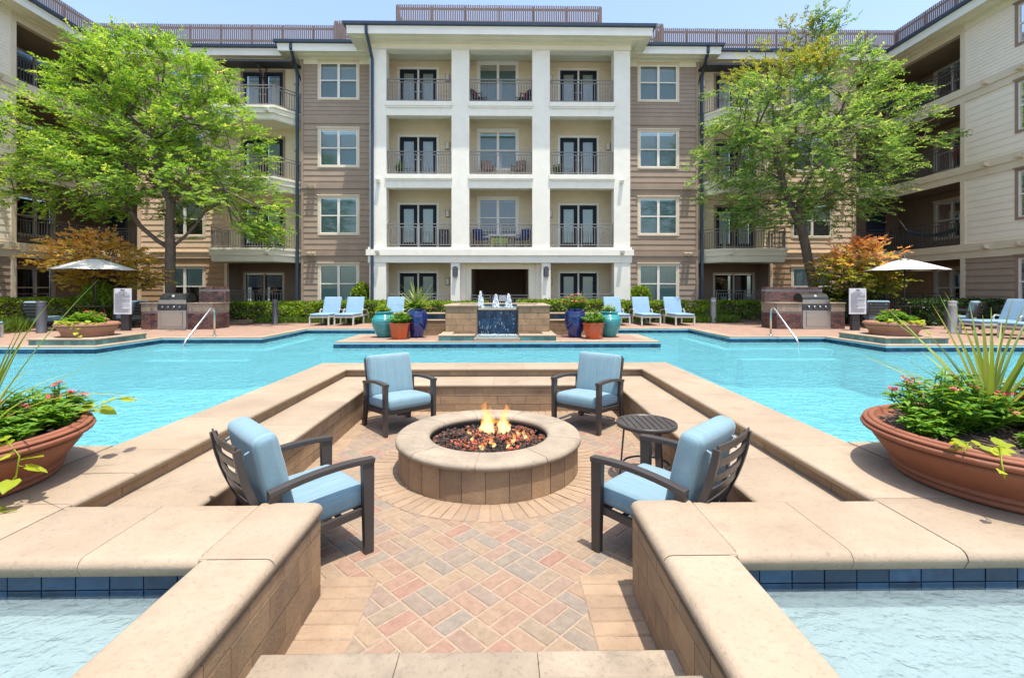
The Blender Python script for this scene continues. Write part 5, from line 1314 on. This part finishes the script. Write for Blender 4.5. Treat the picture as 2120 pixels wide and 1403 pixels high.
def bollard(x, y, h, mt, label, r_=.1):
    t = thing('bollard_light', label, 'bollard', (x, y, 0), 0, 'bollard lights around the pool deck')
    m = MB(); m.lathe([(.001, 0), (r_ + .01, 0), (r_ + .01, .02), (r_, .03), (r_, h - .14)], 28, cap=False); m.build('post', mt, t)
    m = MB(); m.lathe([(r_ - .012, h - .14), (r_ - .012, h - .07)], 28, cap=False); m.build('lens', 'sign_white' if mt != 'bollard_dark' else 'sign_ink', t)
    m = MB(); m.lathe([(r_, h - .072), (r_, h - .01), (r_ - .015, h), (.001, h + .002)], 28, cap=False); m.build('cap', mt, t)
bollard(-13.3, 13.9, .92, 'bollard_dark', 'dark bollard light beside the far left bowl', .115); bollard(-8.35, 17.6, .9, 'bollard_dark', 'dark bollard light in the grass left of the back loungers'); bollard(8.2, 18.0, .95, 'bollard_grey', 'grey bollard light by the hedge right of the back loungers'); bollard(13.0, 13.3, .93, 'bollard_grey', 'grey bollard light beside the right edge loungers', .105)
for s, x in ((-1, -7.66), (1, 7.47)):
    t = thing('pool_handrail', 'curved steel handrail into the pool in front of the %s grill' % ('left' if s < 0 else 'right'), 'handrail', (x, 12.4, 0), 0, 'steel pool handrails')
    pts = [(0, .42, 0), (0, .42, .62)]
    for k in range(1, 8): a = math.pi * .5 + (math.pi * .78) * k / 8 - math.pi * .5; pts.append((0, .42 - .11 + .11 * math.cos(a), .62 + .14 * math.sin(a)))
    pts += [(0, -.72, .0), (0, -.80, -.1), (0, -.82, -.35)]
    m = MB(); m.tube(pts, .024, 12); m.build('rail', 'chrome_rail', t)
    m = MB(); m.lathe([(.024, .0), (.055, .0), (.05, .018), (.026, .022)], 20, (0, .42, .004), cap=False); m.build('flange', 'chrome_rail', t)
# ---------------------------------------------------------------- things on the balconies
def small_chair(x, y, z, rot, seat, cloth, label, pillow=None):
    t = thing('balcony_chair', label, 'chair', (x, y, z), rot, 'small chairs on the balconies'); m = MB()
    for a in (-1, 1): m.bar((a * .24, -.22, 0), (a * .24, -.22, .6), .03, .03); m.bar((a * .24, .22, 0), (a * .24, .30, .85), .03, .03); m.bar((a * .24, -.24, .6), (a * .24, .26, .6), .04, .03)
    m.bar((-.24, -.2, .38), (.24, -.2, .38), .03, .03); m.build('frame', seat, t)
    cushion('seat_cushion', .44, .44, .09, t, .03, cloth, Matrix.Translation((0, .0, .42)), .01); cushion('back_cushion', .44, .42, .09, t, .03, cloth, Matrix.Translation((0, .24, .67)) @ Matrix.Rotation(R(80), 4, 'X'), .01)
    if pillow: cushion('pillow', .3, .3, .09, t, .03, pillow, Matrix.Translation((0, .15, .62)) @ Matrix.Rotation(R(75), 4, 'X'), .02)
small_chair(-.95, 20.7, 9.17, R(65), 'black_plastic', 'black_plastic', 'dark chair with red cushion on the top middle balcony, left', 'red_cloth'); small_chair(.95, 20.7, 9.17, R(-65), 'black_plastic', 'black_plastic', 'dark chair with red cushion on the top middle balcony, right', 'red_cloth')
small_chair(-.55, 20.7, 6.12, R(20), 'loggia_siding', 'loggia_siding', 'brown wicker chair on the third floor middle balcony, left'); small_chair(.75, 20.7, 6.12, R(-25), 'loggia_siding', 'loggia_siding', 'brown wicker chair on the third floor middle balcony, right')
small_chair(-.85, 20.7, 3.07, R(40), 'black_plastic', 'navy_cloth', 'navy cushioned chair on the second floor middle balcony, left', 'navy_cloth'); small_chair(.92, 20.7, 3.07, R(-40), 'black_plastic', 'navy_cloth', 'navy cushioned chair on the second floor middle balcony, right', 'navy_cloth')
t = thing('balcony_table', 'white rectangular table between navy chairs on the second floor balcony', 'table', (0.05, 20.95, 3.07)); m = MB(); m.box(-.6, .6, -.3, .3, .55, .62); m.build('tabletop', 'white_cloth', t)
for x in (-.55, .55):
    for y in (-.25, .25): m = MB(); m.bar((x, y, 0), (x, y, .55), .04, .04); m.build('leg', 'white_cloth', t)
t = thing('storage_stool', 'lime green bench under the white balcony table with a yellow end', 'bench', (-.05, 20.45, 3.07)); m = MB(); m.box(-.28, .34, -.15, .15, .18, .42); m.build('seat', 'lime_plastic', t); m = MB(); m.box(-.38, -.285, -.16, .16, 0, .42); m.build('end_panel', 'yellow_plastic', t)
for x in (-.2, .3): m = MB(); m.box(x - .02, x + .02, -.13, .13, 0, .18); m.build('leg', 'black_plastic', t)
t = thing('covered_grill', 'black covered box with white print on the second floor left balcony', 'covered grill', (-2.45, 20.5, 3.07)); m = MB(); m.box(-.22, .22, -.2, .2, 0, .8); m.build('cover', 'black_plastic', t, bevel=.05); m = MB(); m.bar((-.16, -.202, .66), (-.02, -.202, .52), .004, .05, up=(0, 1, 0)); m.bar((.0, -.202, .7), (.14, -.202, .55), .004, .05, up=(0, 1, 0)); m.build('print', 'white_cloth', t)
for x, lb in ((-4.35, 'leafy potted plant in the corner of the third floor left balcony'), (2.45, 'leafy potted plant in the corner of the third floor right balcony')):
    t = thing('potted_plant', lb, 'potted plant', (x, 20.5, 6.12), 0, 'potted plants on balconies'); m = MB(); m.lathe([(.001, 0), (.1, 0), (.14, .25), (.12, .25), (.001, .22)], 16, cap=False); m.build('pot', 'black_plastic', t); lm = MB(); bushlet(lm, lm, MB(), (0, 0, .22), .2, .5, 12, .16, 0); lm.build('foliage', 'leaf_bush', t)
t = thing('hammock', 'blue rope hammock slung across the right corner balcony', 'hammock', (18.75, 19.9, 3.07)); m = MB(); vs = []
for i in range(17):
    q = i / 16; z = .86 - .40 * math.sin(math.pi * q) ** .8; w = .28 * math.sin(math.pi * q) ** .5 + .01
    for k in range(5): vs.append((.3 * (k - 2) / 2 * w * 3 - .1, -1.5 + 2.9 * q, z + .10 * ((k - 2) / 2) ** 2))
m.add(vs, [(i * 5 + k, i * 5 + k + 1, i * 5 + k + 6, i * 5 + k + 5) for i in range(16) for k in range(4)], .5, 0, True); m.build('sling', 'hammock_cloth', t)
m = MB(); m.tube([(-.1, -1.5, .86), (-.1, -1.95, 1.5)], .012, 6); m.tube([(-.1, 1.4, .86), (-.1, 1.9, 1.5)], .012, 6); m.build('rope', 'white_cloth', t)
small_chair(18.9, 18.9, 6.12, R(60), 'black_plastic', 'red_cloth', 'red seated chair behind the third floor railing of the right wing')
t = thing('patio_table', 'small orange wood table behind the right ground floor railing', 'table', (11.15, 22.2, .06)); m = MB(); m.box(-.45, .45, -.3, .3, .66, .72); m.build('tabletop', 'orange_wood', t)
for x in (-.4, .4):
    for y in (-.25, .25): m = MB(); m.bar((x, y, 0), (x, y, .66), .05, .05); m.build('leg', 'orange_wood', t)
small_chair(10.35, 22.3, .06, R(-90), 'black_plastic', 'blind_teal', 'grey chair left of the orange table on the ground floor patio'); small_chair(12.1, 22.3, .06, R(90), 'orange_wood', 'blind_teal', 'orange framed chair right of the orange table on the ground floor patio')
t = thing('serving_table', 'small dark metal table by the wall beside the right notice board', 'table', (12.35, 17.2, 0)); m = MB(); m.box(-.6, .6, -.25, .25, .86, .90); m.build('tabletop', 'chair_metal', t)
for x in (-.5, .5): m = MB(); m.bar((x, 0, 0), (x, 0, .86), .06, .05); m.build('leg', 'chair_metal', t)

# ---------------------------------------------------------------- hedges, shrubs, grass
def mass(name, label, cat, x, y, z, sx, sy, sz, n, L, matname, group, box=True, seed=1):
    g = np.random.default_rng(seed)
    if box:
        p = g.uniform(-1, 1, (n, 3)); f = g.integers(0, 5, n)
        top = f >= 2; p[top, 2] = 1; k = f == 0; p[k, 1] = -1; k = f == 1; p[k, 0] = np.sign(p[k, 0]); p *= g.uniform(.80, 1.06, (n, 1)); nor = p.copy(); nor[:, 2] = np.abs(nor[:, 2])
    else:
        p = g.normal(size=(n, 3)); p /= np.linalg.norm(p, axis=1, keepdims=True); nor = p.copy(); p *= g.uniform(.72, 1.04, (n, 1))
    wob = 1 + .10 * np.sin(p[:, 0] * sx * 5 + seed) * np.cos(p[:, 1] * 4 + p[:, 2] * 3)
    c = np.stack([p[:, 0] * sx, p[:, 1] * sy, p[:, 2] * sz * wob], 1) + np.array([0, 0, sz if box or True else 0])
    c[:, 2] = np.maximum(c[:, 2], .02)
    d = g.normal(size=(n, 3)) + nor * .5; d[:, 2] += .35; nn = nor + g.normal(size=(n, 3)) * .55
    t = np.clip(.45 + .28 * g.normal(size=n), 0, 1)
    o = thing(name, label, cat, (x, y, z), 0, group)
    leaves('foliage', c, d, nn, L * g.uniform(.7, 1.25, n), L * .55, matname, o, t, fold=.18)
    m = MB()
    if box: m.box(-sx * .80, sx * .80, -sy * .80, sy * .80, 0, sz * 1.72)
    else: m.lathe([(.001, .05 * sz)] + [(.74 * sx * math.sin(math.pi * k / 8), sz * (1 - .74 * math.cos(math.pi * k / 8))) for k in range(1, 8)] + [(.001, 1.7 * sz)], 14, cap=False)
    m.build('branches', 'bark_dark', o)
    return o
GH = 'clipped hedges along the building'
mass('hedge', 'bright green clipped hedge left of the fountain behind the blue pot', 'hedge', -2.55, 18.3, 0, 2.0, .45, .37, 6500, .10, 'leaf_hedge', GH, seed=2)
mass('hedge', 'bright green clipped hedge right of the fountain behind the pots', 'hedge', 2.7, 18.3, 0, 1.95, .45, .40, 6500, .10, 'leaf_hedge', GH, seed=3)
mass('hedge', 'clipped hedge behind the sunlit loungers right of the fountain', 'hedge', 6.0, 18.6, 0, 1.35, .45, .38, 4500, .10, 'leaf_hedge', GH, seed=4)
mass('hedge', 'clipped hedge behind the pair of loungers on the left', 'hedge', -5.9, 18.9, 0, 1.3, .45, .38, 4500, .10, 'leaf_hedge', GH, seed=5)
mass('hedge', 'dark clipped hedge in front of the left ground floor railing', 'hedge', -10.6, 20.6, 0, 2.0, .45, .34, 5000, .11, 'leaf_hedge', GH, seed=6)
mass('hedge', 'clipped hedge in front of the right ground floor railing', 'hedge', 10.6, 20.2, 0, 2.2, .45, .36, 5500, .11, 'leaf_hedge', GH, seed=7)
mass('hedge', 'clipped hedge at the left edge behind the dark bollard', 'hedge', -15.6, 16.9, 0, 1.9, .6, .44, 5500, .11, 'leaf_hedge', GH, seed=8)
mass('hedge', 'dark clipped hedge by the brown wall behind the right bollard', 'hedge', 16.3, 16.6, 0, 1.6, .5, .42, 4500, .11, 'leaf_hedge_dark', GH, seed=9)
GS = 'rounded shrubs by the building'
mass('round_shrub', 'dense ball shaped shrub behind the left umbrella pole', 'shrub', -13.5, 16.05, .25, .46, .45, .62, 5200, .10, 'leaf_hedge', GS, False, 11)
mass('round_shrub', 'leafy shrub against the window left of the white block', 'shrub', -5.95, 20.2, .55, .38, .35, .48, 1500, .13, 'leaf_hedge', GS, False, 12)
mass('round_shrub', 'leafy shrub against the window right of the white block', 'shrub', 6.0, 20.2, .45, .42, .35, .48, 1700, .13, 'leaf_hedge', GS, False, 13)
mass('round_shrub', 'pale flowering shrub behind the leftmost back lounger', 'shrub', -7.5, 18.9, 0, .5, .45, .38, 1500, .12, 'leaf_hedge', GS, False, 14)
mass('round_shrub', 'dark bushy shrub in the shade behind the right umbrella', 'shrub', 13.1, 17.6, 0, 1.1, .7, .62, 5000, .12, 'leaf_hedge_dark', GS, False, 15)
mass('round_shrub', 'low shrub beside the downspout right of the back loungers', 'shrub', 8.6, 19.4, 0, .5, .4, .3, 1400, .11, 'leaf_hedge', GS, False, 16)
mass('round_shrub', 'low spreading shrub between grass and hedge on the left', 'shrub', -8.9, 19.2, 0, .55, .4, .3, 1500, .11, 'leaf_hedge', GS, False, 17)
g = np.random.default_rng(5); n = 26000
def grass(x0, x1, y0, y1, h, n, seed):
    g = np.random.default_rng(seed); c = np.stack([g.uniform(x0, x1, n), g.uniform(y0, y1, n), np.zeros(n)], 1); d = g.normal(size=(n, 3)) * .35 + np.array([0, 0, 1]); nn = g.normal(size=(n, 3)); nn[:, 2] = .1
    struct(leaves('grass', c, d, nn, h * g.uniform(.5, 1.3, n), .03, 'grass_blade', None, g.random(n)), 'stuff')
grass(-9.4, -4.4, 18.0, 20.2, .20, 12000, 1); grass(6.2, 9.2, 17.9, 19.9, .26, 8000, 2); grass(-16.8, -14.0, 13.2, 14.4, .45, 2600, 3)
# ---------------------------------------------------------------- trees
def grow(root, pts, seed, gfac=.75, limbs=()):
    """join crown points to the nearest branch so that the limbs run outwards from the root"""
    pts = pts[np.argsort(np.linalg.norm(pts - np.array(root[-1]), axis=1))]
    nodes = [np.array(p, float) for p in root]; par = [i - 1 for i in range(len(root))]; plen = [0.0]
    for i in range(1, len(root)): plen.append(plen[-1] + np.linalg.norm(nodes[i] - nodes[i - 1]))
    plen = [max(0, q - plen[-1] * .55) for q in plen]
    for j0, line in limbs:
        prev = j0
        for p in line:
            nodes.append(np.array(p, float)); par.append(prev); plen.append(plen[prev] * .3 + .2); prev = len(nodes) - 1
    for p in pts:
        A = np.array(nodes); dd = np.linalg.norm(A - p, axis=1); cost = dd + gfac * np.array(plen) * .5; cost[:max(1, len(root) - 4)] += 9
        j = int(np.argmin(cost)); d = dd[j]; k = max(1, int(d / .55)); q0 = nodes[j]; prev = j
        for i in range(1, k + 1):
            t = i / k; q = q0 + (p - q0) * t
            if i < k: q = q + np.array([rng.normal() * .05, rng.normal() * .05, .05 * math.sin(math.pi * t) * d * .5])
            nodes.append(q); par.append(prev); plen.append(plen[prev] + d / k); prev = len(nodes) - 1
    return np.array(nodes), par
def tree(name, label, cat, root, crown_pts, r0, leafmat, barkmat, nleaf, L, spray, seed, group=None, tint_fn=None, twig=.006, gfac=.75, mi_fn=None, up=.15, ntop=.7, limbs=()):
    base = np.array(root[0]); t = thing(name, label, cat, tuple(base), 0, group)
    nodes, par = grow(root, crown_pts, seed, gfac, limbs); nodes = nodes - base
    n = len(nodes); kids = [[] for _ in range(n)]
    for i in range(1, n): kids[par[i]].append(i)
    w = np.zeros(n)
    for i in range(n - 1, -1, -1): w[i] = (w[i] if kids[i] else 1.0); w[par[i]] += w[i] if i else 0
    r = np.maximum(twig, r0 * (w / w[0]) ** .46)
    nr = len(root)
    m = MB()
    def chain(i, start):
        pts = [start, i]
        while kids[i]:
            ks = sorted(kids[i], key=lambda k: -w[k])
            for k in ks[1:]: stack.append((k, i))
            i = ks[0]; pts.append(i)
        return pts
    stack = [(1, 0)]
    while stack:
        i, s = stack.pop(); ps = chain(i, s)
        rs = [float(r[k]) for k in ps]; rs[0] = min(rs[0], rs[1] * 1.25)
        if s == 0: rs[0] = float(r[0]) * 1.25
        m.tube([nodes[k] for k in ps], rs, 12 if rs[1] > .06 else (7 if rs[1] > .02 else 4))
    m.build('trunk', barkmat, t)
    g = np.random.default_rng(seed); tips = np.array([i for i in range(nr, n)]); wt = np.array([1.0 / (1 + w[i] * .25) for i in tips])
    pick = g.choice(tips, size=nleaf // 12, p=wt / wt.sum())
    c = []; d = []; nn = []; tn = []; cen = nodes[nr:].mean(0)
    for i in pick:                                # a small leafy shoot of twelve leaves
        o = nodes[i] + g.normal(size=3) * .13; out = nodes[i] - nodes[par[i]]; out = out / (np.linalg.norm(out) + 1e-6) * .8
        rad = nodes[i] - cen; rad[2] *= .25; out = out + rad / (np.linalg.norm(rad) + 1e-6) * .9 + g.normal(size=3) * .55; out[2] = out[2] * .6 + up; out /= np.linalg.norm(out)
        ln = spray * g.uniform(.5, 1.25); tt = g.normal() * .22
        q = np.linspace(.05, 1, 12); pts = o + np.outer(q, out) * ln; pts[:, 2] -= .12 * ln * q * q
        sd = np.cross(out, [0, 0, 1.0]); sd /= (np.linalg.norm(sd) + 1e-6); sg = np.where(np.arange(12) % 2, 1, -1)[:, None]
        dd = out * .6 + sd * sg * .8 + g.normal(size=(12, 3)) * .3
        c.append(pts); d.append(dd); nn.append(np.array([0, 0, ntop]) + g.normal(size=(12, 3)) * .5); tn.append(np.clip(.5 + tt + g.normal(size=12) * .13, 0, 1))
    c = np.concatenate(c); d = np.concatenate(d); nn = np.concatenate(nn); tn = np.concatenate(tn)
    if tint_fn is not None: tn = np.clip(tint_fn(c + base, tn), 0, 1)
    mi = mi_fn(c + base, g) if mi_fn is not None else None
    leaves('crown', c, d, nn, L * g.uniform(.7, 1.3, len(c)), L * .55, leafmat, t, tn, mi, fold=.15)
    return t
def crown(n, prof, yc, seed, yf=.82, shell=.5, cx=0):
    """points in a crown whose left and right reach is given at several heights: (z, xleft, xright)"""
    g = np.random.default_rng(seed); P = np.array(sorted(prof)); out = []
    while len(out) < n:
        z = g.uniform(P[0, 0], P[-1, 0]); xl = np.interp(z, P[:, 0], P[:, 1]); xr = np.interp(z, P[:, 0], P[:, 2])
        a = g.uniform(0, 2 * np.pi); rr = g.random() ** shell; xm = (xl + xr) / 2; hw = (xr - xl) / 2
        if g.random() > (hw / 5.3) ** 1.3 + .05: continue
        k = 1 + .14 * np.sin(3 * a + z * 1.7 + seed) + .10 * np.sin(7 * a - z * 2.3)
        if (.5 + .5 * np.sin(5.1 * z + 2.5 * a + seed) * np.cos(3 * a - 1.7 * z)) < .31 and rr > .35: continue   # gaps between the layers
        out.append((xm + hw * rr * k * np.cos(a), yc + hw * yf * rr * k * np.sin(a), z))
    return np.array(out)
def pz(y, D): return 1.216 + (602 - y) * D / 975
def pX(x, D): return .155 + D * ((x - 1060) / 975 + .016)
D = 16.9
q = lambda px, py, dy=0: (pX(px, D + dy), D + dy, pz(py, D + dy))
prof = [(pz(y, D), pX(a, D), pX(b, D)) for y, a, b in ((82, 258, 300), (110, 205, 405), (150, 140, 475), (200, 120, 505), (250, 95, 520), (300, 62, 535), (350, 50, 560), (400, 40, 585), (432, 60, 590), (462, 430, 595), (488, 500, 590))]
root = [q(361, 660), q(361, 610), q(360, 560), q(361, 515), q(358, 470), q(362, 420), q(360, 370), q(366, 310)]
limbs = [(3, [q(335, 500), q(300, 470, -.2), q(280, 440, -.4), q(240, 415, -.5)]), (3, [q(385, 495, .2), q(410, 470, .4), q(430, 440, .5), q(480, 410, .4)]), (5, [q(342, 385), q(335, 340, -.1), q(330, 290, -.2)]), (5, [q(400, 390, -.6), q(470, 395, -1), q(540, 430, -1.2)])]
pts = crown(840, prof, D, 3, .62)
pts = pts[(pts[:, 0] > -17.75) & ~((pts[:, 2] < pz(415, D)) & (np.abs(pts[:, 0] - pX(395, D)) < 1.2))]
tree('elm_tree', 'tall leafy tree with bright green crown behind the left grill', 'tree', root, pts, .16, 'leaf_elm', 'bark', 74000, .105, .44, 5, 'courtyard trees', limbs=limbs)
D = 18.0
prof = [(pz(y, D), pX(a, D), pX(b, D)) for y, a, b in ((95, 1650, 1780), (125, 1575, 1830), (160, 1515, 1870), (210, 1475, 1905), (260, 1458, 1935), (310, 1445, 1925), (350, 1440, 1900), (400, 1455, 1880), (435, 1480, 1820), (462, 1510, 1770))]
root = [q(1694, 655), q(1691, 600), q(1684, 560), q(1672, 500), q(1664, 465), q(1660, 400), q(1675, 340), q(1695, 280)]
limbs = [(4, [q(1680, 440), q(1705, 415, -.2), q(1745, 385, -.4), q(1800, 350, -.5)]), (4, [q(1640, 420, .2), q(1625, 370, .4), q(1610, 320, .4), q(1560, 290, .3)]), (5, [q(1690, 350, -.3), q(1740, 320, -.5), q(1790, 330, -.6)])]
pts = crown(700, prof, D, 8, .5)
Lx = lambda px, py: (pX(px, D) + rng.normal() * .16, D + rng.normal() * .25, pz(py, D))
lead = np.array([Lx(1702 + 4 * math.sin(k), 230 - 8.6 * k) for k in range(26)] + [Lx(1706 + rng.normal() * 22, 30 + rng.random() * 40) for k in range(14)] + [Lx(*p) for p in ((1580, 120), (1600, 85), (1640, 95), (1615, 140), (1560, 150), (1650, 70), (1790, 85), (1765, 110), (1590, 100), (1630, 60), (1545, 130), (1655, 115))])
pts = np.concatenate([pts, lead])
tree('elm_tree', 'tall tree with paler thinner crown and yellowing top behind the right grill', 'tree', root, pts, .165, ['leaf_elm_pale', 'leaf_yellow'], 'bark', 64000, .10, .42, 6, 'courtyard trees', limbs=limbs, mi_fn=lambda c, g: ((c[:, 2] > pz(165, 18)) & (c[:, 0] < pX(1690, 18)) & (g.random(len(c)) < .75)).astype(int))
for s, lm, lb in ((-1, 'leaf_maple', 'small bronze leaved maple behind the left umbrella'), (1, 'leaf_maple_red', 'small coral red maple behind the right umbrella')):
    D = 16.7; g0 = np.random.default_rng(20 + s)
    pr = [(pz(y, D), pX(a, D), pX(b, D)) for y, a, b in (((485, 175, 215), (510, 130, 270), (540, 110, 315), (570, 150, 335), (592, 205, 330)) if s < 0 else ((500, 1785, 1805), (525, 1735, 1850), (545, 1700, 1865), (575, 1705, 1860), (612, 1740, 1850)))]
    xc = -13.8 if s < 0 else 12.75
    root = [(xc, D, 0), (xc + .05, D, .5), (xc - .05, D, 1.0), (xc + .05, D, 1.35)]
    pts = crown(260, pr, D, 30 + s, .8, .5)
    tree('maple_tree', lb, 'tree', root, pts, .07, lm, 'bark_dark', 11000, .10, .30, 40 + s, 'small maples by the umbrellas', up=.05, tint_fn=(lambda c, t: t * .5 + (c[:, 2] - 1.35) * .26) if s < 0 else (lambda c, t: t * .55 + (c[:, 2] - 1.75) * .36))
